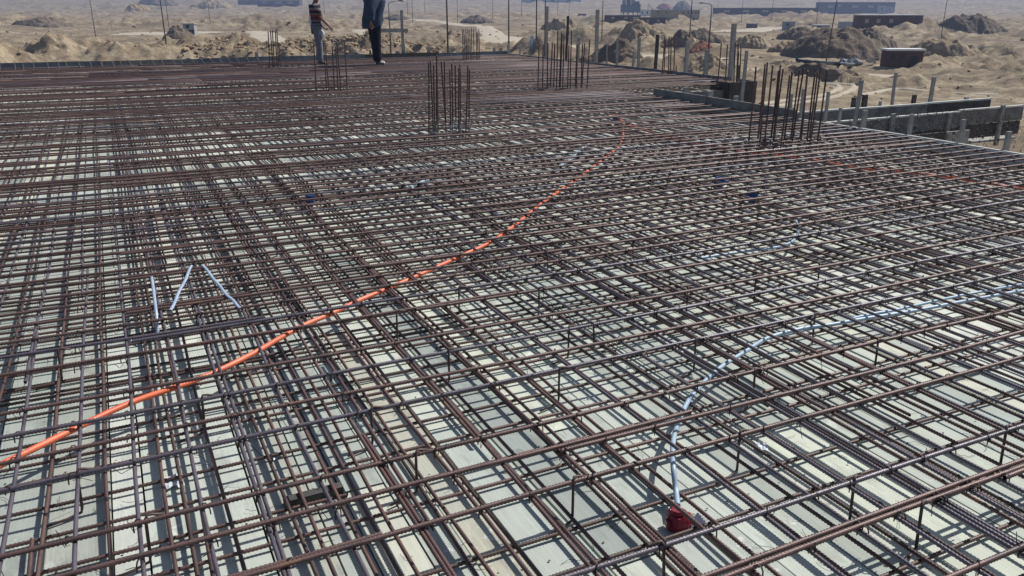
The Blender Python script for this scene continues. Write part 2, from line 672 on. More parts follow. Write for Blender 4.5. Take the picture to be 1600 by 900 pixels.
class Mat:
    """a tied rebar mat: collects bars, the 300 largest in view become parts, the rest one joined part"""

    def __init__(s, name, label, cat, stuffname):
        s.root = empty(name, (0, 0, 0), ANG)
        tag(s.root, label, cat)
        s.bars = []
        s.stuffname = stuffname

    def add(s, along, u, v, z, L, r, m, yaw=0.0):
        """along: 'u' or 'v'; (u, v) is the low end"""
        s.bars.append((along, u, v, z, L, r, m, yaw))

    def size(s, b):
        along, u, v, z, L, r, m, yaw = b
        best = 0
        for k in range(25):
            t = L * k / 24
            q = proj(W(u + (t if along == 'u' else 0), v + (t if along == 'v' else 0), z))
            if q and -40 < q[0] < 1640 and -10 < q[1] < 940:
                best = max(best, r * 2 * FPX / q[2])
        return best

    def finish(s):
        sized = sorted(((s.size(b), i) for i, b in enumerate(s.bars)), reverse=True)
        rest = MB()
        mats = [M_RUST, M_BLUE, M_DARK]
        for k, (sz, i) in enumerate(sized):
            along, u, v, z, L, r, m, yaw = s.bars[i]
            if k < 300 and sz > 0:
                Lq = L if L in LENS else L
                o = link("rebar", get_bar(Lq, r, sz > 2.6, m, i % 2 if sz <= 2.6 else 0), s.root)
                o.location = (u, v, z)
                o.rotation_euler = (0, 0, (PI / 2 if along == 'v' else 0) + yaw)
            else:
                dx, dy = (0, L) if along == 'v' else (L, 0)
                a = random.uniform(-.006, .006)
                b2 = random.uniform(-.006, .006)
                p = [(u, v, z)]
                for t in (.25, .5, .75):
                    w = a * math.sin(t * 6) + b2
                    p.append((u + dx * t + (w if along == 'v' else 0) - dy * yaw * t, v + dy * t + (w if along == 'u' else 0) + dx * yaw * t, z))
                p.append((u + dx - dy * yaw, v + dy + dx * yaw, z))
                rest.tube(p, r, 6, mats.index(m))
        if rest.v:
            tag(rest.build(s.stuffname, mats, s.root, True), None, None, None, "stuff")


def fill_u(M, v, z, r, m, ub=None, lap=.6):
    """bars lying along u across the slab at row v"""
    e = (ub if ub is not None else edge_u(v)) - random.uniform(.01, .05)
    k = 0
    while e > U0:
        L = random.choice(LENS)
        M.add('u', e - L, v + (.017 if k % 2 else 0) + random.uniform(-.004, .004), z, L, r, m, random.uniform(-.0028, .0028))
        e = e - L + lap
        k += 1


def fill_v(M, u, z, r, m, lap=.6):
    e = V1 - random.uniform(.05, .15)
    lo = V0 if u < U1 - .03 else VS
    k = 0
    while e > lo + .6:
        L = random.choice(LENS)
        last = e - L < lo and lo == VS
        if last:
            L = round(e - lo - .05, 1)
        M.add('v', u + (.015 if k % 2 else 0) + random.uniform(-.004, .004), e - L, z, L, r, m, random.uniform(-.0028, .0028))
        if last:
            break
        e = e - L + lap
        k += 1


ZT, ZTL, ZB, ZBL = .152, .136, .034, .020
TOP = Mat("upper_rebar_mat", "upper mat of rusty ribbed rebar tied in a grid over the whole deck", "rebar mat", "rebar_field")
rows = [1.10, 1.352, 1.374, 1.545, 1.74, 1.94, 2.12, 2.318, 2.50, 2.69, 2.88, 3.075, 3.28, 3.63, 3.83]
del rows[4]
del rows[7]
rows = [-1.9 + .19 * i for i in range(16)] + rows
v = 4.03
while v < V1 - .1:
    rows.append(v + random.uniform(-.018, .018))
    if random.random() < .12:
        rows.append(v + .019)
    v += random.choice((.165, .185, .19, .20)) if v < 7.5 else random.choice((.10, .12, .13, .15, .17, .19, .19, .30, .38))
for v in rows:
    fill_u(TOP, v, ZT, R_T, M_RUST if random.random() < .86 else M_BLUE)
cols = [-.107, .086, .245, .262, .445, .652, .668, .84, 1.012, 1.222, 1.24, 1.404, 1.615]
cols = [-.107 - .18 * i for i in range(1, 25)] + cols
u = 1.80
while u < U2 - .08:
    cols.append(u + random.uniform(-.02, .02))
    if random.random() < .12:
        cols.append(cols[-1] + .017)
    u += random.choice((.15, .175, .195))
for u in cols:
    if u > U0:
        fill_v(TOP, u, ZTL, R_L, M_BLUE if random.random() < .75 else M_RUST)
# bundled bars: the dense strips (hidden beams) further back
for (ua, va, n, L, pitch) in ((5.3, 11.6, 17, 2.9, .058), (2.6, 14.6, 8, 4.2, .08), (1.6, 9.0, 5, 2.6, .07), (3.3, 17.9, 7, 5.9, .10), (7.2, 10.4, 4, 1.1, .08)):
    for k in range(n):
        TOP.add('u', ua + random.uniform(-.3, .1), va + pitch * k, ZT - random.uniform(.0, .03), L, R_L, M_BLUE if n > 15 else random.choice((M_BLUE, M_DARK, M_RUST)), random.uniform(-.012, .012))
TOP.finish()

BOT = Mat("lower_rebar_mat", "lower mat of brown rebar lying just above the planks", "rebar mat", "rebar_field")
v = -1.95
while v < V1 - .1:
    jj = v + random.uniform(-.03, .03)
    fill_u(BOT, jj, ZBL, R_L, M_DARK if random.random() < .5 else M_RUST)
    if random.random() < .3:
        BOT.add('u', random.uniform(-3, 6), jj + random.choice((.05, .08, -.06)), ZBL, random.choice((1.4, 2.2, 2.8)), R_L, M_DARK, random.uniform(-.02, .02))
    v += random.choice((.14, .17, .20)) if v < 3.2 else random.choice((.09, .11, .13, .15)) if v < 7.5 else random.choice((.10, .12, .14, .17, .30))
for u in [-.02 - .19 * i for i in range(1, 24)] + [-.02, .03, .076, .17, .33, .39, .50, .555, .60, .76, .80, .93, 1.07, 1.157, 1.30, 1.35, 1.48, 1.545]:
    if u > U0:
        fill_v(BOT, u, ZB, R_L, M_RUST if random.random() < .6 else M_DARK)
u = 1.72
while u < U2 - .08:
    fill_v(BOT, u + random.uniform(-.02, .02), ZB, R_L, M_RUST if random.random() < .5 else M_DARK)
    u += random.choice((.10, .13, .16))
BOT.finish()

# tie wire: a twisted loop over crossings, with loose tails
tw = MB()
vr = sorted(r for r in rows if -.3 < r < 8.2)
for vv in vr:
    for uu in cols:
        if random.random() > .88:
            continue
        q = proj(W(uu, vv, ZT))
        if not q or not (-40 < q[0] < 1640 and q[1] < 930):
            continue
        a = .0105
        s1 = random.choice((-1, 1))
        p = [(uu + a * c * 1.05, vv + s1 * a * c * 1.05, ZT - .008 + .0185 * h) for c, h in
             ((-1, -1), (-.95, 0), (-.6, .75), (0, 1.0), (.6, .75), (.95, 0), (1, -1))]
        tw.tube(p, .0023, 4, 0, False)
        if random.random() < .55:
            t = random.uniform(0, 6.28)
            l = random.uniform(.025, .075)
            tw.tube([(uu, vv, ZT - .02), (uu + l * .5 * math.cos(t), vv + l * .5 * math.sin(t), ZT - .03),
                     (uu + l * math.cos(t), vv + l * math.sin(t), ZT - .03 - random.uniform(-.06, .03))], .0013, 3, 0, False)
tag(tw.build("tie_wire", M_WIRE, TOP.root), None, None, None, "stuff")
ow = MB()
for _ in range(170):
    x0, y0 = random.uniform(0, 1600), random.uniform(300, 900)
    uu, vv = uv_at(x0, y0, .003)
    if uu > U1 - .1 or uu < U0:
        continue
    t, l, k = random.uniform(0, 6.28), random.uniform(.03, .10), random.uniform(-9, 9)
    p = []
    for i in range(6):
        p.append((uu, vv, .003 + .008 * random.random()))
        uu += l / 5 * math.cos(t)
        vv += l / 5 * math.sin(t)
        t += k * l / 5 * 3
    ow.tube(p, .0008, 3, 0, False)
w_o = ow.build("wire_offcuts", M_WIRE)
w_o.rotation_euler = (0, 0, ANG)
tag(w_o, "curled dark offcuts of tie wire scattered on the planks", "wire offcuts", None, "stuff")

# bar chairs holding the upper mat: hook over a bar, leg, foot
for (x0, y0) in ((1340, 757), (910, 768), (653, 716), (1041, 858), (690, 540), (886, 590), (1105, 545), (1192, 590), (1092, 462),
                 (634, 505), (849, 458), (915, 500), (588, 655), (1185, 700), (1285, 500), (1380, 540), (720, 455), (560, 350),
                 (428, 365), (505, 385), (865, 400), (893, 518), (320, 640), (230, 835), (1500, 640), (1450, 800), (90, 560), (120, 760), (1000, 380), (1170, 430), (1290, 420), (805, 340), (640, 300)):
    uu, vv = uv_at(x0, y0, ZT)
    vv = min(rows, key=lambda r: abs(r - vv))
    s1 = random.choice((-1, 1))
    ch = MB()
    p = [(uu - .05 * s1, vv + .004, ZT + .004), (uu - .02 * s1, vv + .006, ZT + .012), (uu - .005 * s1, vv, ZT + .016), (uu, vv - .004, ZT + .006),
         (uu + .002 * s1, vv - .008, ZT - .05), (uu + .004 * s1, vv - .012, .035), (uu + .008 * s1, vv - .016, .018), (uu + .05 * s1, vv - .03, .013), (uu + .11 * s1, vv - .045, .012)]
    ch.tube(p, .0050, 6)
    ch.build("bar_chair", M_DARK, TOP.root, True)
# upturned bar ends at the far edge
for k in range(26):
    uu = U0 + 2.4 + .24 * k + random.uniform(-.05, .05)
    hk = MB()
    hk.tube([(uu, V1 - .75, ZTL), (uu, V1 - .45, ZTL + .005), (uu - .02, V1 - .12, ZTL + random.uniform(.05, .11)), (uu - .03, V1 - .05, ZTL + random.uniform(.10, .14))], .010, 6)
    hk.build("bar_hook", random.choice((M_BLUE, M_RUST)), TOP.root, True)

# ------------------------------------------------------------------ column starter bars
M_CEM = None


def cem(nt, b):
    tc = nt.nodes.new("ShaderNodeTexCoord")
    sx = nt.nodes.new("ShaderNodeSeparateXYZ")
    nt.links.new(tc.outputs["Object"], sx.inputs[0])
    n = noise(nt, 9, 4, stretch=(1, 1, 3))
    ad = nt.nodes.new("ShaderNodeMath")
    ad.operation = 'MULTIPLY_ADD'
    nt.links.new(n, ad.inputs[0])
    ad.inputs[1].default_value = .45
    nt.links.new(sx.outputs[2], ad.inputs[2])
    c = ramp(nt, ad.outputs[0], [(.42, (.34, .35, .36)), (.50, (.085, .04, .03))])
    nt.links.new(c, b.inputs["Base Color"])


M_CEM = mat("cement_stained_steel", cem, .6, .1, .4)


def starters(label, bars, y0, depth, m, r=.009, ties=(.10, .22)):
    """bars: (x bottom, x top, y top) in photo pixels; y0 base row; depth: spread front to back (m)"""
    n = len(bars)
    mid = sum(b[0] for b in bars) / n
    base = at_z(mid, y0, .14)
    root = empty("column_starter_bars", (base.x, base.y, 0))
    tag(root, label, "starter bars", "column starter bars standing up through the mat")
    pos = []
    for k, (xb, xt, yt) in enumerate(bars):
        dd = (-.5, .5, -.5, .1, .5)[k % 5] * depth
        q = at_z(xb, y0, .14)
        s1 = (base.y + dd) / q.y
        P = Vector((EYE.x + (q.x - EYE.x) * s1, base.y + dd, 0.01))
        zt = height_over(xt, yt, P)
        d = proj(Vector((P.x, P.y, zt)))
        T = Vector((P.x + (xt - d[0]) * d[2] / FPX, P.y, zt))
        T.y += random.uniform(-.02, .02)
        mb = MB()
        h = zt - .01
        seg = 40 if r * FPX / d[2] > .8 else 10
        ex = T - P
        pts = [P + ex * (i / seg) + Vector((.006 * math.sin(i / seg * 3.0 + k * 1.7) * i / seg, 0, 0)) for i in range(seg + 1)]
        mb.tube([tuple(p - Vector((base.x, base.y, 0))) for p in pts], [r * (1 + (.10 if i % 2 else 0)) for i in range(seg + 1)], 8)
        mb.build("starter_bar", m if not isinstance(m, (list, tuple)) else random.choice(m), root, True)
        pos.append((P.x - base.x, dd))
    xs = [p[0] for p in pos]
    for zz in ties:
        st = MB()
        a, b2 = min(xs) - .02, max(xs) + .02
        d2 = depth / 2 + .02
        st.tube([(a, -d2, zz), (b2, -d2, zz), (b2, d2, zz), (a, d2, zz), (a, -d2, zz)], .005, 6)
        st.build("stirrup", M_DARK, root)
    return root


c1t = [(190, 105), (212, 90), (240, 135), (268, 35), (275, 130), (323, 95), (345, 100), (400, 180), (427, 120), (460, 135), (490, 160), (502, 130), (590, 140), (602, 180)]
c1b = [190, 238, 255, 270, 282, 372, 368, 413, 430, 466, 495, 510, 557, 595]
starters("tall cement-splashed starter bars in the middle of the deck", [(640 + b / 6.425, 640 + t[0] / 6.425, 80 + t[1] / 6.425) for b, t in zip(c1b, c1t)], 206, .26, [M_CEM, M_CEM, M_DARK], .0085, (.17, .20))
c2 = [(150, 167, 260), (205, 220, 290), (265, 272, 280), (298, 320, 270), (338, 350, 285), (370, 392, 130), (403, 432, 150), (445, 457, 180), (410, 440, 160), (500, 522, 300), (532, 545, 130), (590, 610, 280), (605, 620, 290), (660, 678, 290), (667, 700, 280), (724, 760, 240)]
starters("wide row of dark starter bars before the timber stakes on the right back edge", [(820 + a / 7.5, 820 + b / 7.5, 30 + c / 7.5) for a, b, c in c2], 139, .25, [M_DARK, M_RUST], .011)
c3 = [(128, 200, 92), (215, 295, 60), (240, 318, 45), (290, 365, 75), (345, 435, 130), (375, 455, 70), (380, 466, 110), (455, 542, 175), (478, 566, 142), (545, 640, 120), (560, 675, 105), (640, 722, 130), (655, 727, 132), (712, 795, 155), (735, 820, 142), (745, 850, 85), (815, 922, 122)]
starters("leaning starter bars beside the right-hand shutter board, nearest the beam form", [(1150 + a / 6.43, 1150 + b / 6.43, 90 + c / 6.43) for a, b, c in c3], 222, .28, [M_DARK, M_RUST], .0095, (.17,))
c4 = [(724, 722.5, 45), (727, 725, 45), (729.5, 728, 44), (732, 731, 44), (735, 734, 46), (737.5, 737, 43), (741, 740, 45), (744.5, 744, 49), (747, 746, 50), (749.5, 748.5, 45)]
starters("close clump of starter bars at the middle of the far edge", c4, 94, .3, M_DARK, .0115)
c5 = [(494, 489.5, 66), (510, 506, 66), (514, 508.5, 69), (523, 518.5, 71), (528, 524.5, 72), (533, 527, 65), (543, 538, 62)]
starters("sparse starter bars in front of the man in striped shirt", c5, 142, .25, M_DARK, .0105)
c6 = [(421, 418.5, 49), (426, 423, 47), (429, 425.5, 47), (433, 429.5, 46), (435, 432.5, 45), (438, 436, 66)]
starters("thin bundle of starter bars left of the man in striped shirt", c6, 106, .2, M_DARK, .0125)
c7 = [(1034, 1039, 56), (1037, 1040.5, 60), (1045, 1046, 57), (1048, 1048.5, 58), (1053, 1054.5, 58), (1057, 1057, 102)]
starters("short starter bars just inside the right back edge between grey stakes", c7, 116, .2, M_RUST, .012)
c8 = [(1121, 1127, 67), (1133, 1137, 69), (1147, 1149, 66), (1151, 1153, 67), (1155, 1158, 72), (1152, 1155, 80)]
starters("starter bars clustered around the tall timber at the deck corner", c8, 131, .2, M_DARK, .011)

# ------------------------------------------------------------------ shutter boards round the deck
def rail(name, label, u0, v0, u1, v1, th, z0, z1, m, cat="board"):
    L = math.hypot(u1 - u0, v1 - v0)
    mb = MB()
    n = max(1, int(L / 2.1))
    root = empty(name, W((u0 + u1) / 2, (v0 + v1) / 2, 0), ANG + math.atan2(v1 - v0, u1 - u0))
    tag(root, label, cat)
    for k in range(n):
        l = L / n
        b = MB().quadbox((0, 0, 0), (l - .006, th, z1 - z0))
        o = b.build("edge_plank", m if m is M_BOARDW or random.random() < .55 else random.choice((M_BOARD, M_TIMBERD, M_BOARDG, M_BOARDG)), root)
        o.location = (-L / 2 + (k + .5) * l, random.uniform(-.004, .004), (z0 + z1) / 2 + random.uniform(-.022, .010))
        o.rotation_euler = (0, random.uniform(-.008, .008), random.uniform(-.003, .003))
    cap = MB().quadbox((0, 0, z1 + .012), (L, th + .012, .012))
    return root


rail("edge_board", "long grey shutter board closing the far edge behind the two men", U0, V1 + .03, U2 + .02, V1 + .03, .035, -.12, .262, M_BOARD)
rail("edge_board", "shutter board along the far right edge below the row of stakes", U2 + .03, VS + .55, U2 + .03, V1, .035, -.12, .20, M_BOARD)
rail("edge_board", "blue-grey shutter board on the right behind the leaning starter bars", U1 + .03, 8.35, U1 + .03, VN + .2, .035, -.12, .265, M_BOARD)
rail("edge_board", "low white-edged board along the near right edge of the deck", U1 + .03, V0, U1 + .03, 8.3, .03, -.14, .168, M_BOARDW)
rail("edge_board", "dark low board across the step in the right edge", U1 + .1, VS - .02, U2 - .55, VS - .02, .03, -.35, .05, M_BOARD)
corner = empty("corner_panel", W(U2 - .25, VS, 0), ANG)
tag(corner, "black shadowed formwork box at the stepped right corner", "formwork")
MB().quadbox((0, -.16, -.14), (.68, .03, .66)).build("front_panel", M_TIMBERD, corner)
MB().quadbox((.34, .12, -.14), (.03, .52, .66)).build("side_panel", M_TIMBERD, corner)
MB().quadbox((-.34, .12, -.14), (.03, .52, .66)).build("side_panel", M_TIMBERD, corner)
# beam formwork reaching out to the right
bf = empty("beam_form", W(U1, 8.3, 0), ANG)
tag(bf, "trough of white-edged beam form boards running off to the right", "formwork")
for (vv, name, zt) in ((-.18, "near_board", .09), (.38, "far_board", .15)):
    for k in range(3):
        zz = zt + random.uniform(-.012, .012)
        for q in range(2):
            MB().quadbox((.06 + .75 + 1.5 * k, vv + .008 * (q % 2), zz - .11 - .215 * q), (1.485 - .02 * q, .028, .205)).build(name, random.choice((M_TIMBERD, M_TIMBERD, M_BOARDG)), bf)
        MB().quadbox((.06 + .75 + 1.5 * k, vv + random.uniform(-.006, .006), zz + .012), (1.49, .050, .022)).build("top_batten", M_BOARDW, bf)
    for k in range(4):
        MB().quadbox((.4 + 1.2 * k, vv + (.035 if vv > 0 else -.035), zt - .30 + .05 * (k % 2)), (.07, .04, .62)).build("stud", M_TIMBER, bf)
MB().quadbox((2.35, .10, -.40), (4.4, .52, .03)).build("bottom_board", M_TIMBER, bf)
for k in range(4):
    MB().quadbox((.5 + 1.1 * k, .10, -.02), (.06, .54, .05)).build("spacer", M_TIMBER, bf)
# lower boards and wall ledger seen beyond the near right edge
lb = empty("side_form", W(U1, 7.0, 0), ANG)
tag(lb, "dark upright form boards in front of the beam form", "formwork")
for k in range(5):
    MB().quadbox((.5 + k * .52, .75 + .02 * (k % 2), -.42), (.48, .03, .62)).build("form_board", [M_TIMBERD, M_TIMBER, M_BOARD][k % 3], lb)
MB().quadbox((1.6, .70, -.62), (3.2, .05, .09)).build("waler", M_TIMBER, lb)


# timber stakes on the edges
def stake(x, yb, yt, wpx, line, label, grp="timber stakes nailed along the deck edge", m=None, zb=-.25, name="timber_stake"):
    """line: ('u', value) or ('v', value): the edge the stake stands on; its foot is seen at (x, yb)"""
    r = ray(x, yb)
    D = D2 if line[0] == 'u' else D1
    t = line[1] / r.dot(D)
    P = EYE + r * t
    zt = height_over(x, yt, P)
    w = max(.03, wpx * mpp(P))
    mb = MB()
    h = zt - zb
    a = random.uniform(-.006, .006)
    tw_ = .42 * w if w > .07 else .4 * w
    b = len(mb.v)
    for i in range(5):
        z = zb + h * i / 4
        sx = w / 2 * (1 + random.uniform(-.08, .08))
        sy = max(.02, tw_) / 1.6
        ox = a * math.sin(i * 1.3) * 2
        for cx, cy in ((-sx, -sy), (sx, -sy), (sx, sy), (-sx, sy)):
            mb.v.append((cx + ox, cy, z))
    for i in range(4):
        for k in range(4):
            k2 = (k + 1) % 4
            mb.f.append((b + i * 4 + k, b + i * 4 + k2, b + i * 4 + 4 + k2, b + i * 4 + 4 + k))
            mb.m.append(0)
    mb.f += [(b + 3, b + 2, b + 1, b), (b + 16, b + 17, b + 18, b + 19)]
    mb.m += [0, 0]
    o = mb.build(name, m or (M_TIMBERD if 'dark' in label and 'dark-sided' not in label else M_TIMBER))
    o.location = (P.x, P.y, 0)
    o.rotation_euler = (random.uniform(-.012, .012), random.uniform(-.012, .012), ANG + (PI / 2 if line[0] == 'u' else 0) * 0 + random.uniform(-.2, .2))
    tag(o, label, "stake", grp)
    return o, P


VB, UR, UN = ('v', V1 + .09), ('u', U2 + .10), ('u', U1 + .10)
short = "short grey timber block nailed on the far edge board"
for x, yb, yt, w, lab in ((295, 95, 90.5, 6, "wide squat timber block on the far edge, leftmost of those blocks"), (354, 94, 91, 4, "small square timber block on the far edge below the yellow rocks"),
                          (401, 93, 81, 5, "short pale stake on the far edge left of the thin bar bundle"), (557, 88, 82.5, 4, "tiny dark block on the far edge between the two men"),
                          (579, 88, 78, 3, "slim stake behind the legs of the man in dark jacket"), (621, 87, 80, 6, "low grey block at the foot of the timber cross"),
                          (670, 85, 73, 5, "short stake with slanted top right of the timber cross"), (772, 84, 74, 4, "left one of a close pair of short stakes at the far edge"),
                          (783, 84, 75, 4, "paler one of a close pair of short stakes at the far edge"), (795, 85, 69, 3.5, "stake with a lamp pole rising right behind it")):
    stake(x, yb, yt, w, VB, lab)
for x, yb, yt, w, lab in ((812, 87, 73, 2, "thin stake left of the blue and white sign"), (828, 88, 81, 2, "low thin stake below the blue and white sign"), (854, 91, 10, 3.6, "tall slender timber post rising left of the wide row of starter bars"),
                          (885, 92, 25, 3.6, "tall dark timber post behind the middle of the wide row of starter bars"), (903, 94, 59, 4, "square-topped timber stake inside the wide row of starter bars"),
                          (931, 97, 15, 5.5, "thick tall post right of the wide row of starter bars"), (948, 99, 68, 2, "thin pale stick between the thick tall post and the pointed stake"),
                          (964, 102, 60, 4, "pointed stake on the right back edge"), (989, 104, 81, 3.5, "lower brown stake beside the dark-sided stake"), (997, 106, 59, 4.5, "dark-sided stake standing next to a lower brown one"),
                          (1024, 112, 54, 5, "dark square stake left of the short starter bars"), (1071, 116, 64, 6.5, "broad grey stake right of the short starter bars"),
                          (1102, 121, 77, 7, "broad grey stake standing in front of a pole with lamp"), (1140, 131, 37, 8, "tallest and thickest timber, at the stepped corner of the deck"),
                          (1152, 133, 102, 4, "short dark stake beside the thickest timber")):
    stake(x, yb, yt, w, UR, lab, "timber stakes nailed along the right edge")
for x, yb, yt, w, lab in ((1071, 151, 136, 8, "low wide timber block standing in the step of the right edge, left one"), (1108, 157, 142, 11, "low wide timber block standing in the step of the right edge, broader one"),
                          (1149, 162, 150, 8, "light cube-like block at the outer corner of the blue-grey board"), (1159, 163, 79, 5.5, "tall pale stake rising from the blue-grey board at the corner"),
                          (1214, 180, 165, 7, "low block behind the leaning starter bars, left one"), (1234, 182, 146, 5, "faint grey stake among the leaning starter bars"), (1238, 182, 168, 6, "low block behind the leaning starter bars, right one"),
                          (1251, 186, 139, 5, "long grey stake among the leaning starter bars"), (1289, 190, 143, 5, "grey stake at the last leaning starter bar"),
                          (1335, 195, 125, 5.5, "tall leaning timber standing where the beam form meets the deck"), (1270, 188, 160, 4, "thin grey stub between two grey stakes near the last leaning bar"), (1310, 193, 168, 5, "short grey stake left of the tall leaning timber"), (1420, 214, 178, 7, "stout stake nailed to the near right edge, right of the stub"), (1500, 229, 186, 7, "stake nailed to the near right edge, second from the right"), (1570, 243, 205, 9, "rightmost stake nailed to the near right edge"),
                          (1348, 198, 172, 8, "stout stub stake between tall timber and beam form")):
    stake(x, yb, yt, w, UN, lab, "timber stakes by the near right edge")
stake(1332, 172, 152, 7, ('v', 8.75), "dark block left of the tall leaning timber on the beam form", "timber stakes by the beam form", M_TIMBERD)
stake(1349, 174, 148, 8.5, ('v', 8.75), "dark flat board end right of the tall leaning timber", "timber stakes by the beam form", M_TIMBERD)
stake(1452, 166, 120, 6, ('v', 8.75), "slim stake on the far board of the beam form, farthest right", "timber stakes by the beam form")
stake(1425, 172, 148, 7, ('v', 8.75), "short block on the far board just right of the lone slim stake", "timber stakes by the beam form", M_TIMBERD)
stake(1372, 178, 158, 4, ('v', 8.75), "short thin stub left of the lone slim stake", "timber stakes by the beam form")
stake(1392, 172, 113, 5, ('v', 8.75), "lone slim stake on the far board of the beam form", "timber stakes by the beam form")
# timber cross on the far edge
o, P = stake(631, 88, 16, 5, VB, "x", None)
bpy.data.objects.remove(o)
cr = empty("timber_cross", (P.x, P.y, 0))
tag(cr, "timber cross of post, rail and splayed foot on the far edge", "timber frame")
k = mpp(P)
h1 = height_over(631, 16, P)
hr = height_over(631, 47.5, P)
MB().quadbox((-.01, 0, h1 / 2 - .1), (4.6 * k, .05, h1 + .2)).build("post", M_TIMBER, cr)
MB().quadbox((-.33, -.05, hr), (52 * k, .03, 5.6 * k)).build("rail", M_TIMBER, cr)
sp = MB()
hz = height_over(631, 62, P)
for s1 in (-1, 1):
    sp.poly([(s1 * 2.0 * k, -.03, hz), (s1 * 4.6 * k, -.03, -.1), (s1 * 2.0 * k, -.03, -.1)])
    sp.poly([(s1 * 2.0 * k, .03, hz), (s1 * 4.6 * k, .03, -.1), (s1 * 2.0 * k, .03, -.1)])
    sp.poly([(s1 * 2.0 * k, -.03, hz), (s1 * 2.0 * k, .03, hz), (s1 * 4.6 * k, .03, -.1), (s1 * 4.6 * k, -.03, -.1)])
sp.build("splayed_foot", M_TIMBER, cr)


# ------------------------------------------------------------------ conduits, boxes, straps
def smooth_path(pts, n=8):
    P = [Vector(p) for p in pts]
    P = [P[0] * 2 - P[1]] + P + [P[-1] * 2 - P[-2]]
    out = []
    for i in range(1, len(P) - 2):
        for k in range(n):
            t = k / n
            a, b, c, d = P[i - 1:i + 3]
            out.append(.5 * ((2 * b) + (c - a) * t + (2 * a - 5 * b + 4 * c - d) * t * t + (3 * b - a - 3 * c + d) * t ** 3))
    out.append(P[-2])
    return out


def conduit(name, label, pts, z, r, m, cat="conduit", corr=0):
    P = []
    for i, p in enumerate(pts):
        zz = p[2] if len(p) > 2 else z
        P.append(at_z(p[0], p[1], zz))
    path = smooth_path(P)
    if corr:
        fine = [path[0]]
        for q in path[1:]:
            a = fine[-1]
            nseg = max(1, int((q - a).length / .0055))
            fine += [a.lerp(q, (i + 1) / nseg) for i in range(nseg)]
        path = [q + Vector((.004 * math.sin(i * .011 + 1) + .002 * math.sin(i * .041), .003 * math.sin(i * .017), .003 * math.sin(i * .013))) for i, q in enumerate(fine)]
        rs = [r * (.90 + .13 * (i % 2)) for i in range(len(path))]
    else:
        rs = r
    o = MB().tube([tuple(p) for p in path], rs, 10).build(name, m, None, True)
    tag(o, label, cat)
    return o


conduit("orange_conduit", "bright orange conduit curving across the whole mat from left to upper middle",
        [(-20, 736), (100, 678), (200, 632), (290, 601), (345, 578), (400, 550), (440, 527), (480, 506), (520, 489), (565, 467), (640, 436), (720, 400), (780, 370), (850, 315), (900, 281), (950, 243), (971, 222, .10), (974, 205, .06), (968, 195, .03)], .123, .0125, M_ORANGE, 'conduit', 1)
conduit("orange_conduit", "second orange conduit half hidden under bars on the right, running to the edge",
        [(955, 178, .08), (975, 191, .12), (1000, 201, .12), (1060, 218), (1110, 230), (1150, 236), (1200, 241), (1260, 248), (1340, 262), (1400, 267), (1500, 280), (1620, 300)], .112, .0125, M_ORANGE, 'conduit', 1)
conduit("pale_conduit", "pale blue conduit rising from the red box and bending off right",
        [(1059, 790, .05), (1056, 765, .06), (1052, 730), (1051, 700), (1055, 675), (1066, 645), (1080, 620), (1105, 592), (1130, 571), (1165, 549), (1200, 528), (1250, 514), (1300, 507), (1350, 498), (1420, 487), (1510, 470), (1620, 450)], .106, .0095, M_PALE)
conduit("pale_conduit", "second thin pale conduit joining the first at the right",
        [(1330, 498), (1365, 490), (1400, 484), (1500, 462), (1620, 440)], .115, .0075, M_PALE)
conduit("pale_conduit", "short hooked grey-white conduit piece lying under bars right of centre",
        [(1243, 343), (1247, 355), (1246, 366), (1238, 377), (1215, 386), (1170, 392), (1122, 399), (1090, 404)], .10, .009, M_PALE)
conduit("pale_conduit", "pale conduit glinting through the mat left of the upper orange bend",
        [(868, 262), (885, 254), (896, 246), (903, 236), (920, 226)], .11, .011, M_PALE)
conduit("pale_conduit", "pale conduit glimpsed through the mat left of centre", [(640, 297), (655, 286), (680, 279), (710, 276), (740, 273)], .11, .010, M_PALE)


def strap(label, pts, w, z):
    P = [at_z(p[0], p[1], p[2]) for p in pts]
    path = smooth_path(P, 5)
    mb = MB()
    n = len(path)
    b = 0
    for i, p in enumerate(path):
        t = (path[min(i + 1, n - 1)] - path[max(i - 1, 0)]).normalized()
        c = t.cross(Vector((0, 0, 1))).normalized() * w / 2
        up = Vector((0, 0, .0012 + .004 * math.sin(i * .9)))
        for q in (p - c, p + Vector((0, 0, .004)), p + c, p + c - Vector((0, 0, .002)), p + Vector((0, 0, .001)), p - c - Vector((0, 0, .002))):
            mb.v.append(tuple(q + up))
    for i in range(n - 1):
        for k in range(6):
            k2 = (k + 1) % 6
            mb.f.append((i * 6 + k, i * 6 + k2, i * 6 + 6 + k2, i * 6 + 6 + k))
            mb.m.append(0)
    o = mb.build("plastic_strip", M_STRAP, None, True)
    tag(o, label, "plastic strip", "pale plastic strips on the left of the mat")


strap("pale blue plastic strip hanging almost straight down through the mat at far left", [(237, 433, .17), (240, 455, .172), (243, 480, .165), (245, 505, .11), (247, 528, .05)], .016, .16)
strap("pale plastic strip slanting down to the left, middle one of three", [(299, 415, .168), (290, 435, .175), (277, 462, .172), (266, 486, .165)], .018, .16)
strap("pale plastic strip slanting down to the right, right one of three", [(317, 415, .166), (332, 433, .174), (347, 452, .17), (362, 468, .174), (375, 481, .166)], .017, .16)

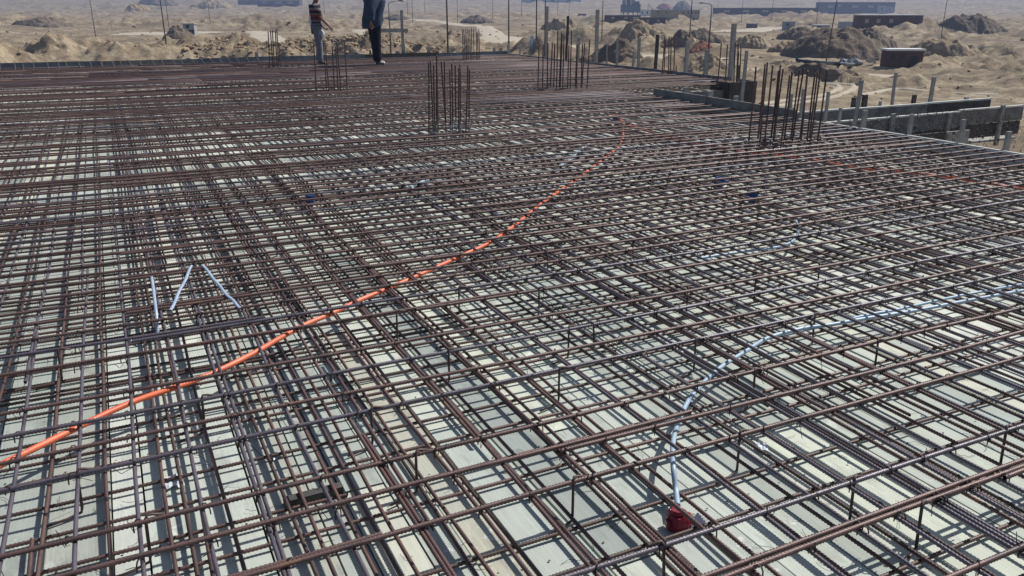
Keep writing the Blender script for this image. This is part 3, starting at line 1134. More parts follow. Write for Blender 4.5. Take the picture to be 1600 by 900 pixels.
# red junction box with white card
pr = at_z(1061, 826, 0.003)
rb = empty("junction_box", pr, math.radians(24))
rb.scale = (.74, .74, .86)
tag(rb, "dark red crushed-looking junction box at the end of the pale blue conduit", "junction box")
mb = MB()
n8 = 14
for i, (rr, zz) in enumerate(((.040, 0), (.046, .014), (.047, .040), (.043, .060), (.036, .068))):
    for k in range(n8):
        q = 2 * PI * k / n8
        sq = 1 / max(abs(math.cos(q)), abs(math.sin(q))) ** .6
        j = 1 + .07 * math.sin(3 * q + i * .6) + .04 * math.sin(5 * q + i)
        mb.v.append((rr * 1.08 * sq * j * math.cos(q), rr * sq * j * math.sin(q), zz + .007 * math.sin(q * 2 + i)))
for i in range(4):
    for k in range(n8):
        k2 = (k + 1) % n8
        mb.f.append((i * n8 + k, i * n8 + k2, (i + 1) * n8 + k2, (i + 1) * n8 + k))
        mb.m.append(0)
mb.f.append(tuple(4 * n8 + k for k in range(n8)))
mb.m.append(0)
mb.build("box_body", M_REDBOX, rb)
lid = MB()
lid.tube([(-.004, .006, .064), (-.002, .008, .078)], [.037, .033], 12).build("lid", M_REDBOX, rb, False)
MB().tube([(.0, .03, .055), (.0, .062, .055)], .013, 10).build("conduit_socket", M_REDBOX, rb, True)
for s1 in (-1, 1):
    MB().quadbox((s1 * .054, .012, .030), (.018, .03, .026), .3 * s1).build("lug", M_REDBOX, rb)
wc = empty("card_scrap", at_z(1078, 826, .004), .5)
tag(wc, "bright white scrap of card beside the dark red box", "scrap")
MB().quadbox((0, 0, .003), (.095, .06, .003), .1, 0, Matrix.Rotation(.05, 3, 'Y')).build("sheet", M_PAPER, wc)
MB().quadbox((.052, .008, .010), (.03, .055, .003), .1, 0, Matrix.Rotation(-.5, 3, 'Y')).build("folded_flap", M_PAPER, wc)


def small_box(x, y, w, label, m):
    p = at_z(x, y, .06)
    b = empty("junction_box", (p.x, p.y, 0.0), random.uniform(0, 1))
    tag(b, label, "junction box")
    MB().tube([(0, 0, .045), (0, 0, .05), (0, 0, .105), (0, 0, .112)], [w * .42, w * .5, w * .5, w * .44], 12).build("box_body", m, b, True)
    MB().tube([(0, 0, .112), (0, 0, .120)], [w * .50, w * .47], 12).build("lid", m, b)
    for t in (0, PI / 2, PI):
        MB().tube([(math.cos(t) * w * .45, math.sin(t) * w * .45, .08), (math.cos(t) * w * .8, math.sin(t) * w * .8, .08)], .011, 8).build("conduit_socket", m, b, True)
    MB().tube([(0, 0, 0), (0, 0, .046)], [w * .3, w * .3], 8).build("stand", m, b)


small_box(485, 316, .07, "small bright blue junction box on the left half of the mat", M_BLUEBOX)
small_box(1125, 287, .10, "dark navy junction box under bars right of centre", M_BLUEBOX)
small_box(1175, 310, .10, "second dark navy box just below and right of the first", M_BLUEBOX)
small_box(963, 190, .11, "grey-blue box where the two orange conduits meet", M_STEELB)

# scraps of clear film on the planks
for x, y, s1, lab in ((432, 714, .03, "crumpled shiny film scrap on the planks at lower left"), (305, 603, .035, "white film scrap right under the orange conduit at left"), (272, 755, .05, "pale wrinkled film on the plank in the lower left corner"), (1190, 700, .035, "tiny white scrap of film at right near the chairs")):
    p = at_z(x, y, .004)
    mb = MB()
    n = 7
    for i in range(n):
        for j in range(n):
            mb.v.append(((i / (n - 1) - .5) * s1 * 1.2, (j / (n - 1) - .5) * s1 * 2 * (.7 + .3 * random.random()), .003 + .010 * random.random() * (s1 / .05) ** .5))
    for i in range(n - 1):
        for j in range(n - 1):
            mb.f.append((i * n + j, (i + 1) * n + j, (i + 1) * n + j + 1, i * n + j + 1))
            mb.m.append(0)
    o = mb.build("film_scrap", M_FILM)
    o.location = p
    o.rotation_euler = (0, 0, random.uniform(0, 3))
    tag(o, lab, "film scrap", "scraps of film on the planks")
# short timber offcut seen through the mat at lower left
p = at_z(490, 775, .01)
o = MB().quadbox((0, 0, .006), (.20, .035, .022)).build("timber_offcut", M_TIMBERD)
o.location = p
o.rotation_euler = (0, 0, ANG + .03)
tag(o, "dark timber offcut lying under the bars at lower left", "offcut")


# ------------------------------------------------------------------ people
def skin(name, nodes, edges, root, m, parent, sub=1):
    keys = list(nodes)
    me = bpy.data.meshes.new(name)
    me.from_pydata([nodes[k][0] for k in keys], [(keys.index(a), keys.index(b)) for a, b in edges], [])
    o = bpy.data.objects.new(name, me)
    COL.objects.link(o)
    sm = o.modifiers.new("skin", 'SKIN')
    sm.use_smooth_shade = True
    for i, k in enumerate(keys):
        r = nodes[k][1]
        d = me.skin_vertices[0].data[i]
        d.radius = r if isinstance(r, tuple) else (r, r)
        d.use_root = (k == root)
    if sub:
        ss = o.modifiers.new("sub", 'SUBSURF')
        ss.levels = ss.render_levels = sub
    dg = bpy.context.evaluated_depsgraph_get()
    new = bpy.data.meshes.new_from_object(o.evaluated_get(dg))
    o.modifiers.clear()
    o.data = new
    bpy.data.meshes.remove(me)
    new.name = name
    new.materials.clear()
    new.materials.append(m)
    new.polygons.foreach_set("use_smooth", [True] * len(new.polygons))
    o.parent = parent
    return o


M_SKIN = plain("skin", (.20, .10, .065), (.16, .08, .05), 20, .55)
M_HAIR = plain("dark_hair", (.012, .010, .010))


def stripes(nt, b):
    tc = nt.nodes.new("ShaderNodeTexCoord")
    sx = nt.nodes.new("ShaderNodeSeparateXYZ")
    nt.links.new(tc.outputs["Object"], sx.inputs[0])
    mr = nt.nodes.new("ShaderNodeMapRange")
    mr.inputs[1].default_value = .90
    mr.inputs[2].default_value = 1.50
    nt.links.new(sx.outputs[2], mr.inputs[0])
    r = nt.nodes.new("ShaderNodeValToRGB")
    r.color_ramp.interpolation = 'CONSTANT'
    el = r.color_ramp.elements
    navy, red, gr, wh = (.026, .020, .036, 1), (.16, .042, .034, 1), (.17, .15, .17, 1), (.6, .58, .56, 1)
    seq = [(0, navy), (.24, gr), (.31, red), (.38, navy), (.44, red), (.55, gr), (.58, navy), (.68, red), (.72, gr), (.80, navy), (.90, gr), (.95, gr)]
    el[0].position, el[0].color = seq[0]
    el[1].position, el[1].color = seq[1]
    for p, c in seq[2:]:
        e = el.new(p)
        e.color = c
    nt.links.new(mr.outputs[0], r.inputs[0])
    nt.links.new(r.outputs[0], b.inputs["Base Color"])


M_STRIPE = mat("striped_knit", stripes, .85, 0, .2)
M_JEANS = plain("grey_trousers", (.155, .165, .20), (.12, .13, .165), 7, .85, 0, .2)
M_NAVY = plain("navy_cloth", (.040, .058, .098), (.026, .038, .066), 7, .8, 0, .25)
M_NAVYD = plain("black_navy_trousers", (.012, .011, .022), (.008, .008, .016), 7, .8, 0, .25)
M_SHOEW = plain("white_shoe", (.72, .72, .70), (.6, .6, .58), 12, .5)
M_SHOED = plain("dark_shoe", (.03, .03, .045), (.02, .02, .03), 12, .5)
M_CLOTHW = plain("white_cloth", (.66, .67, .70), (.55, .56, .6), 9, .85)


def hand_nodes(nodes, edges, pre, w, d, s1, side):
    """palm and five curled fingers starting at the wrist w, pointing along d"""
    d = Vector(d).normalized()
    sidev = Vector(side).normalized()
    nrm = d.cross(sidev).normalized()
    w = Vector(w)
    nodes[pre + "palm"] = (w + d * .045 * s1, (.026 * s1, .017 * s1))
    nodes[pre + "knuckle"] = (w + d * .085 * s1, (.030 * s1, .014 * s1))
    edges += [(pre + "wrist", pre + "palm"), (pre + "palm", pre + "knuckle")]
    for i, (off, l) in enumerate(((-.030, .068), (-.010, .078), (.010, .074), (.029, .058))):
        b = w + d * .092 * s1 + sidev * off * s1
        k1 = b + d * l * .5 * s1 + nrm * .012 * s1
        k2 = b + d * l * .8 * s1 + nrm * .038 * s1
        nm = pre + "f%d" % i
        nodes[nm + "a"] = (b, .0088 * s1)
        nodes[nm + "b"] = (k1, .0080 * s1)
        nodes[nm + "c"] = (k2, .0068 * s1)
        edges += [(pre + "knuckle", nm + "a"), (nm + "a", nm + "b"), (nm + "b", nm + "c")]
    t0 = w + d * .035 * s1 - sidev * .032 * s1
    nodes[pre + "ta"] = (t0, .0105 * s1)
    nodes[pre + "tb"] = (t0 + d * .035 * s1 - sidev * .016 * s1 + nrm * .01 * s1, .0092 * s1)
    nodes[pre + "tc"] = (t0 + d * .062 * s1 - sidev * .012 * s1 + nrm * .024 * s1, .0075 * s1)
    edges += [(pre + "palm", pre + "ta"), (pre + "ta", pre + "tb"), (pre + "tb", pre + "tc")]


def person(label, loc, rz, S, arms, legs, hipx=0.0, lean=0.0, m_top=None, m_leg=None, m_shoes=None, jacket=False):
    """local frame: x forward, y left, z up; arms/legs: joint positions for 'l' and 'r'; S scales a 1.75 m figure"""
    root = empty("person", loc, rz)
    tag(root, label, "person")
    V = lambda x, y, z: Vector((x * S, y * S, z * S))
    hip = V(hipx, 0, .93)
    nodes = {"pelvis": (hip, (.115 * S, .15 * S)), "waist": (V(hipx + lean * .3, 0, 1.08), (.10 * S, .135 * S)),
             "chest": (V(hipx + lean * .7, 0, 1.28), (.115 * S, .165 * S)), "collar": (V(hipx + lean, 0, 1.42), (.075 * S, .11 * S)),
             "neck": (V(hipx + lean + .015, 0, 1.49), .052 * S), "jaw": (V(hipx + lean + .045, 0, 1.555), (.068 * S, .060 * S)),
             "face": (V(hipx + lean + .035, 0, 1.635), (.088 * S, .074 * S)), "crown": (V(hipx + lean + .02, 0, 1.705), (.075 * S, .064 * S)),
             "nose": (V(hipx + lean + .135, 0, 1.615), .013 * S), "chin": (V(hipx + lean + .10, 0, 1.545), .026 * S)}
    edges = [("pelvis", "waist"), ("waist", "chest"), ("chest", "collar"), ("collar", "neck"), ("neck", "jaw"), ("jaw", "face"), ("face", "crown"), ("face", "nose"), ("jaw", "chin")]
    for sname, sg in (("l", 1), ("r", -1)):
        sh, el, wr, hd = [V(*p) for p in arms[sname]]
        nodes[sname + "sh"] = (sh, .058 * S)
        nodes[sname + "el"] = (el, .042 * S)
        nodes[sname + "fore"] = (el.lerp(wr, .35), .040 * S)
        nodes[sname + "wrist"] = (wr, .027 * S)
        edges += [("collar", sname + "sh"), (sname + "sh", sname + "el"), (sname + "el", sname + "fore"), (sname + "fore", sname + "wrist")]
        dv = (hd - wr).normalized()
        hand_nodes(nodes, edges, sname, wr, dv, S, Vector((1, 0, .2)).cross(dv).cross(dv) if False else Vector((1, .2 * sg, 0)) - dv * dv.x)
        hp, kn, an, toe = [V(*p) for p in legs[sname]]
        nodes[sname + "hip"] = (hp, .092 * S)
        nodes[sname + "knee"] = (kn, .058 * S)
        nodes[sname + "calf"] = (kn.lerp(an, .3), .056 * S)
        nodes[sname + "ankle"] = (an, .036 * S)
        nodes[sname + "toe"] = (toe, .030 * S)
        edges += [("pelvis", sname + "hip"), (sname + "hip", sname + "knee"), (sname + "knee", sname + "calf"), (sname + "calf", sname + "ankle"), (sname + "ankle", sname + "toe")]
    skin("body", nodes, edges, "pelvis", M_SKIN, root, 1)
    # hair
    hb = nodes["crown"][0]
    hn = {"a": (hb + V(-.035, 0, -.085), (.085 * S, .075 * S)), "b": (hb + V(-.012, 0, .0), (.092 * S, .080 * S)), "c": (hb + V(.02, 0, .035), (.070 * S, .065 * S))}
    skin("hair", hn, [("a", "b"), ("b", "c")], "a", M_HAIR, root, 1)
    for sg in (1, -1):
        e = MB()
        p = nodes["face"][0] + V(-.005, .079 * sg, -.01)
        e.tube([tuple(p - V(0, .008 * sg, .03)), tuple(p + V(.004, .006 * sg, 0)), tuple(p + V(-.004, 0, .032))], [.010 * S, .020 * S, .012 * S], 6)
        e.build("ear", M_SKIN, root, True)
        p = nodes["face"][0] + V(.088, .030 * sg, -.002)
        MB().tube([tuple(p - V(.008, 0, 0)), tuple(p), tuple(p + V(.006, 0, 0))], [.004 * S, .012 * S, .005 * S], 8).build("eye", M_HOLE, root, True)
    p = nodes["jaw"][0] + V(.068, 0, .012)
    MB().tube([tuple(p + V(-.012, -.026, 0)), tuple(p), tuple(p + V(-.012, .026, 0))], [.005 * S, .009 * S, .005 * S], 6).build("mouth", M_REDBOX, root, True)
    # shirt or jacket
    ex = .042 if not jacket else .062
    tn = {}
    te = []
    low = V(hipx - .005, 0, .955 if not jacket else .86)
    tn["hem"] = (low, ((.120 + ex) * S, (.150 + ex) * S))
    tn["waist"] = (nodes["waist"][0], ((.105 + ex) * S, (.138 + ex) * S))
    tn["chest"] = (nodes["chest"][0], ((.118 + ex) * S, (.168 + ex) * S))
    tn["collar"] = (nodes["collar"][0] + V(0, 0, .005), ((.082 + ex * .6) * S, (.120 + ex * .6) * S))
    te += [("hem", "waist"), ("waist", "chest"), ("chest", "collar")]
    for sname in "lr":
        sh, el, wr, hd = [V(*p) for p in arms[sname]]
        tn[sname + "s"] = (sh, (.066 + ex * .7) * S)
        tn[sname + "e"] = (el if jacket else sh.lerp(el, .88), (.052 + ex * .7) * S)
        te += [("collar", sname + "s"), (sname + "s", sname + "e")]
        if jacket:
            tn[sname + "w"] = (el.lerp(wr, .92), .050 * S)
            te += [(sname + "e", sname + "w")]
    if not jacket:
        skin("shirt", tn, te, "chest", m_top, root, 1)
    else:
        jb = MB()
        rings = ((.82, -.04, .165, .205), (.87, -.035, .17, .207), (.98, -.03, .172, .205), (1.10, -.02, .165, .205), (1.22, 0, .168, .218), (1.33, .015, .165, .232), (1.41, .02, .135, .215), (1.455, .03, .10, .14), (1.49, .035, .075, .085))
        nn = 20
        for (z, cx, rx, ry) in rings:
            for k in range(nn):
                q = 2 * PI * k / nn
                f = 1 + (.055 * math.sin(3 * q + z * 7) + .03 * math.sin(7 * q + z * 15)) * max(0, 1.25 - z) * 1.6
                f *= 1.24
                p = V(hipx + cx + lean * max(0, (z - .9)) * 2 + rx * f * math.cos(q), ry * f * math.sin(q), z + (.05 * math.cos(q) if z < .9 else 0))
                jb.v.append(tuple(p))
        for i in range(len(rings) - 1):
            for k in range(nn):
                k2 = (k + 1) % nn
                jb.f.append((i * nn + k, i * nn + k2, (i + 1) * nn + k2, (i + 1) * nn + k))
                jb.m.append(0)
        for sname in "lr":
            sh, el, wr, hd = [V(*p) for p in arms[sname]]
            jb.tube(smooth_path([sh.lerp(V(0, 0, 1.41), .25), sh, sh.lerp(el, .5), el, el.lerp(wr, .5), el.lerp(wr, .90)], 3),
                    [.098 * S] * 4 + [.100 * S] * 4 + [.092 * S] * 4 + [.086 * S] * 4, 12)
        jb.build("jacket", m_top, root, True)
    # trousers
    pn = {"p": (hip + V(0, 0, .03), (.130 * S, .158 * S))}
    pe = []
    for sname in "lr":
        hp, kn, an, toe = [V(*p) for p in legs[sname]]
        g = 1.27 if jacket else 1.06
        pn[sname + "h"] = (hp, .108 * S * g)
        pn[sname + "k"] = (kn, .084 * S * g)
        pn[sname + "c"] = (kn.lerp(an, .5), .084 * S * g)
        pn[sname + "a"] = (an + V(0, 0, -.03), .088 * S * g)
        pe += [("p", sname + "h"), (sname + "h", sname + "k"), (sname + "k", sname + "c"), (sname + "c", sname + "a")]
    skin("trousers", pn, pe, "p", m_leg, root, 1)
    for sname, ms in zip("lr", m_shoes):
        hp, kn, an, toe = [V(*p) for p in legs[sname]]
        heel = an + (an - toe) * .28 + V(0, 0, -.035)
        sn = {"h": (Vector((heel.x, heel.y, .045 * S)), .042 * S), "m": (Vector((an.x * .4 + toe.x * .6, an.y * .4 + toe.y * .6, .045 * S)), (.046 * S, .042 * S)), "t": (Vector((toe.x, toe.y, .032 * S)), (.042 * S, .028 * S))}
        skin("shoe", sn, [("h", "m"), ("m", "t")], "h", ms, root, 1)
    return root, S


# man in the striped shirt
pm = at_z(502, 100.5, .16)
P1, s1 = person("man in red, grey and navy striped knit shirt and grey trousers at the far edge", (pm.x - .06, pm.y, .155), math.radians(22), 1.0,
                {"r": ((.0, -.19, 1.41), (.09, -.25, 1.14), (.28, -.24, .95), (.34, -.23, .88)), "l": ((.0, .19, 1.41), (.06, .25, 1.13), (.20, .20, .93), (.27, .17, .87))},
                {"l": ((.01, .09, .90), (.07, .10, .49), (.03, .12, .09), (.19, .13, .04)), "r": ((-.01, -.09, .90), (.03, -.10, .48), (.02, -.09, .09), (.18, -.12, .04))},
                0.0, .0, M_STRIPE, M_JEANS, (M_SHOED, M_SHOED))
tail = MB()
for i in range(6):
    z = 1.20 - .05 * i
    o2 = -.125 - .018 * math.sin(i * .7)
    tail.v += [(o2, -.06, z), (o2 - .03, -.01, z), (o2, .05, z), (o2 + .04, .03, z), (o2 + .04, -.05, z)]
for i in range(5):
    for k in range(5):
        k2 = (k + 1) % 5
        tail.f.append((i * 5 + k, i * 5 + k2, i * 5 + 5 + k2, i * 5 + 5 + k))
        tail.m.append(0)
tail.build("shirt_tail", M_CLOTHW, P1, True)
rag = MB()
rag.tube([(.10, -.12, .86), (.135, -.13, .80), (.13, -.125, .72), (.10, -.12, .64)], [.015, .04, .045, .02], 8)
rag.build("pocket_cloth", M_CLOTHW, P1, True)
# man in the dark jacket
pm = at_z(590, 101.5, .16)
P2, s2 = person("man in loose navy jacket and dark trousers with white shoes at the far edge", (pm.x - .04, pm.y, .155), math.radians(42), 1.15,
                {"r": ((-.03, -.20, 1.41), (-.22, -.27, 1.16), (-.25, -.27, .92), (-.23, -.26, .85)), "l": ((.0, .21, 1.41), (.10, .28, 1.15), (.16, .22, .95), (.2, .18, .9))},
                {"l": ((.01, .09, .90), (.06, .09, .49), (.10, .07, .09), (.27, .04, .04)), "r": ((-.01, -.08, .90), (.0, -.07, .48), (.0, -.06, .09), (.16, -.09, .04))},
                0.0, .05, M_NAVY, M_NAVYD, (M_SHOEW, M_SHOED), True)


# ------------------------------------------------------------------ things beyond the slab
def heap(x, y, wpx, hpx, m, label, cat="dirt heap", deep=.8, spiky=.5, grp=None, seed=0):
    P = hit(x, y)
    k = mpp(P)
    w, h = wpx * k * 1.15, hpx * k * .84
    n = 60
    g = np.linspace(-1, 1, n)
    A, B = np.meshgrid(g, g)
    rr = np.hypot(A, B)
    X, Y = A * w / 2 * 1.1, B * w / 2 * deep * 1.1
    nz = fbm(A * 2.2 + seed * 3.7 + 11, B * 2.2 + seed * 1.9 + 4, 5, .6)
    fine = fbm(A * 9 + seed, B * 9 + 2, 4, .7)
    th = np.arctan2(B, A)
    edge = .80 + .40 * (fbm(np.cos(th) * 1.3 + seed * 5.1 + 30, np.sin(th) * 1.3 + seed + 30, 4, .6) - .35)
    q = rr / edge
    spiky = spiky * .8
    shape = np.clip(1 - q ** 1.5, 0, 1) ** .75
    rg = 1 - np.abs(2 * fbm(A * 2.6 + seed * 2.3 + 50, B * 2.6 + seed + 9, 4, .62) - 1)
    Z = h * shape * (1 - spiky * .8 + spiky * 1.5 * nz + .35 * (rg - .7)) + min(h * .45, 1.3) * (fine - .5) * sstep(0, .15, shape) - .12 * h * sstep(.85, 1.05, q)
    Yc = P.y + w / 2 * deep * .45
    Xc = P.x
    bz = ground(Xc + X, Yc + Y)
    co = np.stack([X, Y, bz - P.z + Z], -1).reshape(-1, 3)
    mb = MB()
    mb.v = [tuple(c) for c in co]
    for i in range(n - 1):
        for j in range(n - 1):
            if rr[i, j] < 1.05 or rr[i + 1, j + 1] < 1.05:
                mb.f.append((i * n + j, i * n + j + 1, (i + 1) * n + j + 1, (i + 1) * n + j))
                mb.m.append(0)
    o = mb.build("dirt_heap", m, None, True)
    o.location = (Xc, Yc, P.z)
    tag(o, label, cat, grp)
    return o


hs = [(1318, 90, 165, 50, M_HEAPD, "largest dark brown heap in the right background", .7, .5),
      (1360, 76, 90, 34, M_HEAPD, "dark heap rising behind the right end of the largest dark heap", .7, .45),
      (1250, 62, 62, 20, M_HEAPD, "smaller dark heap behind and left of the largest one", .7, .6),
      (1178, 76, 60, 24, M_HEAPS, "pale sandy heap left of the dark heaps", .8, .5),
      (1235, 84, 60, 20, M_HEAPS, "sandy heap touching the left foot of the largest dark heap", .8, .5),
      (1100, 66, 70, 22, M_HEAPD, "grey-brown heap behind the pole with lamp at right", .7, .4),
      (1062, 66, 50, 14, M_HEAPD, "low brown heap left of the grey-brown one", .7, .5),
      (1095, 78, 40, 9, M_HEAPR, "low reddish brown heap behind the broad grey stakes", .7, .5),
      (1110, 104, 60, 16, M_HEAPS, "sandy hummock just beyond the broad grey stakes", .8, .6),
      (1000, 60, 70, 20, M_HEAPS, "rough sandy heap beyond the road right of the thick tall post", .7, .7),
      (965, 92, 110, 26, M_HEAPD, "brown clumpy heap filling the space behind the right edge stakes", .5, .5),
      (745, 36, 50, 13, M_HEAPD, "grey-brown heap behind the road bend", .7, .5),
      (870, 47, 60, 16, M_HEAPS, "sandy heap behind the tall slender posts", .7, .6),
      (275, 60, 46, 19, M_HEAPD, "dark heap leaning on the left side of the small grey hut", .9, .35),
      (620, 32, 40, 9, M_HEAPD, "low dark heap behind the timber cross", .6, .5),
      (245, 8, 60, 13, M_HEAPD, "purple-grey heap on the skyline at far left", .6, .4),
      (330, 12, 60, 12, M_HEAPS, "pale heap on the skyline right of the purple-grey one", .6, .5),
      (1038, 16, 28, 12, M_HEAPR, "red-brown heap behind the long tan building", .7, .3),
      (1066, 16, 28, 15, M_HEAPD, "dark heap right of the red-brown heap", .7, .4),
      (210, 16, 40, 12, M_HEAPY, "yellowish heap near the left border", .7, .6),
      (1290, 116, 100, 12, M_HEAPD, "long low grey-brown hump in front of the black pipe", .5, .6),
      (1225, 102, 36, 7, M_HEAPD, "small brown hump left of the black pipe", .7, .5),
      (1480, 88, 110, 32, M_HEAPS, "sandy heap beyond the maroon shed", .7, .5),
      (90, 74, 120, 20, M_HEAPS, "broad sandy heap at far left", .7, .6),
      (60, 40, 80, 14, M_HEAPD, "dark heap at far left behind the broad sandy one", .7, .5),
      (1530, 50, 90, 18, M_HEAPD, "dark heap at the far right", .7, .5)]
for i, h in enumerate(hs):
    heap(h[0], h[1], h[2], h[3], h[4], h[5], "dirt heap", h[6], h[7], "heaps of dug earth beyond the slab", i)

# rubble on the spoil bank
rk = MB()


def rock(mb, c, s):
    b = len(mb.v)
    q = [(1, 0, 0), (-1, 0, 0), (0, 1, 0), (0, -1, 0), (0, 0, 1), (0, 0, -.6), (.6, .6, .5), (-.6, .5, .5), (-.5, -.6, .6), (.6, -.6, .4)]
    for p in q:
        mb.v.append((c[0] + p[0] * s * random.uniform(.6, 1.2), c[1] + p[1] * s * random.uniform(.6, 1.2), c[2] + p[2] * s * random.uniform(.6, 1.1)))
    for f in ((0, 6, 9), (6, 4, 9), (6, 7, 4), (7, 8, 4), (8, 9, 4), (1, 8, 7), (2, 7, 6), (3, 9, 8), (0, 2, 6), (2, 1, 7), (1, 3, 8), (3, 0, 9), (0, 5, 2), (2, 5, 1), (1, 5, 3), (3, 5, 0)):
        mb.f.append(tuple(b + i for i in f))
        mb.m.append(0)


RX = RNG.uniform(-48, -8, 2600)
RX = RX[(RX > -36) | (RNG.random(2600) > .75)]
RY = RNG.normal(96, 3.2, len(RX))
RZ = ground(RX, RY)
for X, Y, Z in zip(RX, RY, RZ):
    rock(rk, (X, Y, Z + .05), abs(random.gauss(.05, .11)) + .05)
RD = 60 * (260 / 60) ** RNG.random(1300)
RA = np.radians(RNG.uniform(-36, 36, 1300))
RX, RY = RD * np.sin(RA), RD * np.cos(RA)
for X, Y, Z, D in zip(RX, RY, ground(RX, RY), RD):
    rock(rk, (X, Y, Z), abs(random.gauss(.09, .10)) * D / 100 + .05)
tag(rk.build("rock_rubble", M_ROCK), "yellow broken rock littering the spoil bank behind the far edge", "rubble", None, "stuff")


# road
def road(name, pts, w, label):
    path = smooth_path([(p[0], p[1], 0) for p in pts], 14)
    mb = MB()
    n = len(path)
    for i, p in enumerate(path):
        t = (path[min(i + 1, n - 1)] - path[max(i - 1, 0)])
        c = Vector((-t.y, t.x, 0)).normalized()
        ww = w * (1 + .25 * math.sin(i * .37) + .12 * math.sin(i * 1.1))
        for k in range(9):
            q = p + c * ww * (k / 8 - .5)
            mb.v.append((q.x, q.y, gz(q.x, q.y) + .12 - .30 * abs(k / 4 - 1) ** 3))
    for i in range(n - 1):
        for k in range(8):
            mb.f.append((i * 9 + k, i * 9 + k + 1, (i + 1) * 9 + k + 1, (i + 1) * 9 + k))
            mb.m.append(0)
    o = mb.build(name, M_ROAD, None, True)
    tag(o, label, None, None, "structure")


for _n, (_pts, _w), (_a, _b, _c, _l) in zip(range(99), TRACKS, ROADS):
    road(_a, _pts, _w, _l)


# street lamps and poles
def lamp(x, yb, ytop, label, lean=0.0, arm=1, thick=1.0):
    P = hit(x, yb)
    H = (height_over(x, ytop, P) - P.z) if ytop is not None else 9.5
    H = min(max(H, 4.5), 12)
    root = empty("street_lamp", P)
    root.rotation_euler = (0, lean, 0)
    tag(root, label, "lamp post", "lamp poles over the desert site")
    r = .055 * thick
    MB().tube([(0, 0, -.4), (0, 0, H * .5), (0, 0, H)], [r * 1.3, r, r * .7], 8).build("pole", M_POLE, root, True)
    MB().tube([(0, 0, H - .05), (.25 * arm, 0, H + .12), (1.1 * arm, 0, H + .25)], [r * .6, r * .5, r * .45], 6).build("arm", M_POLE, root, True)
    MB().tube([(1.05 * arm, 0, H + .25), (1.2 * arm, 0, H + .27), (1.6 * arm, 0, H + .22)], [.04, .09, .05], 8).build("lamp_head", M_POLE, root, True)


for a in ((260, 72, None, "lamp pole standing left of the small grey hut, nearer one of a pair", 0, 1, 1.1), (265, 50, None, "thin lamp pole right behind the nearer pole of the pair at left", 0, 1, 1.1),
          (328, 32, None, "single lamp pole right of the small grey hut, far off", 0, 1, 1.1), (611, 86, 5, "lamp pole with visible curved arm left of the timber cross", 0, 1, 1.1),
          (637, 24, None, "faint far pole behind the timber cross, left of the next", 0, 1, 1.6), (645, 35, None, "far pole just right of the timber cross", 0, 1, 1.4), (664, 22, None, "very faint far pole between the timber cross and black pole", 0, 1, 1.4),
          (700, 85.5, None, "near black pole rising behind the middle of the far edge", 0, 1, 1.5), (715, 37, None, "thin far pole where the road begins", 0, 1, 1.2), (770, 30, None, "far thin pole left of the pole on its stake", 0, 1, 1.4),
          (795, 78, None, "dark pole rising from a short stake at the far edge", 0, 1, 1.3), (815, 24, None, "hair-thin far pole above the blue and white sign", 0, 1, 1.5), (838, 60, None, "pole standing beside the road near the blue and white sign", 0, 1, 1.1),
          (851, 88, None, "pole next to the tall slender timber post", 0, 1, 1.0), (871, 22, None, "hair-thin far pole between the slender timber posts", 0, 1, 1.4), (889, 26, None, "far pole behind the dark timber post", 0, 1, 1.4),
          (940, 65, None, "pole on the road just right of the thick tall post", 0, 1, 1.1), (1077, 64, None, "thin pole rising above the broad grey stake", 0, 1, 1.1), (1107, 78, 8, "black pole whose lamp just shows at the top, behind a broad grey stake", 0, -1, 1.6),
          (1121, 17, None, "far thin pole left end of the long purple wall", 0, 1, 1.6), (1158, 36, None, "thin pole by the pale cleared strip", 0, 1, 1.2), (1205, 34, None, "faint pole in front of the long purple wall", 0, 1, 1.2), (1275, 41, None, "pole between the low white slab and the grey box shed", 0, 1, 1.3),
          (1289, 107, None, "leaning rusty pole in front of the largest dark heap", .055, 1, 1.0), (1353, 20, None, "far pole before the big dark building", 0, 1, 1.6), (1470, 60, None, "pole beyond the maroon shed at far right", 0, 1, 1.1), (150, 60, None, "pole at far left beyond the slab", 0, 1, 1.1), (507, 22, None, "faint far pole between the two men", 0, 1, 1.4)):
    lamp(*a)


# buildings
def house(x0, x1, yb, yt, m, label, wins=(), deep=.6, roof=None, name="building", rz=0.0, winm=None):
    xm = (x0 + x1) / 2
    P = hit(xm, yb)
    k = mpp(P)
    w, h = (x1 - x0) * k, (yb - yt) * k * 1.04
    dp = max(1.5, w * deep)
    root = empty(name, (P.x, P.y, P.z), rz)
    tag(root, label, "building")
    MB().quadbox((0, dp / 2, h / 2 - .4), (w, dp, h + .8)).build("wall", m, root)
    MB().quadbox((0, dp / 2, h + .08), (w + .3, dp + .3, .16 + .01 * h)).build("roof", roof or m, root)
    for (a, b, c, d) in wins:      # in photo pixels
        cx, cz = ((a + b) / 2 - xm) * k, (yb - (c + d) / 2) * k
        ww, wh = (b - a) * k, (d - c) * k
        fr = MB()
        fr.quadbox((cx, -.03, cz), (ww, .05, wh))
        f = fr.build("window", winm or M_HOLE, root)
        MB().quadbox((cx, -.06, cz - wh / 2 - .05), (ww + .2, .1, .1)).build("sill", m, f)
    return root


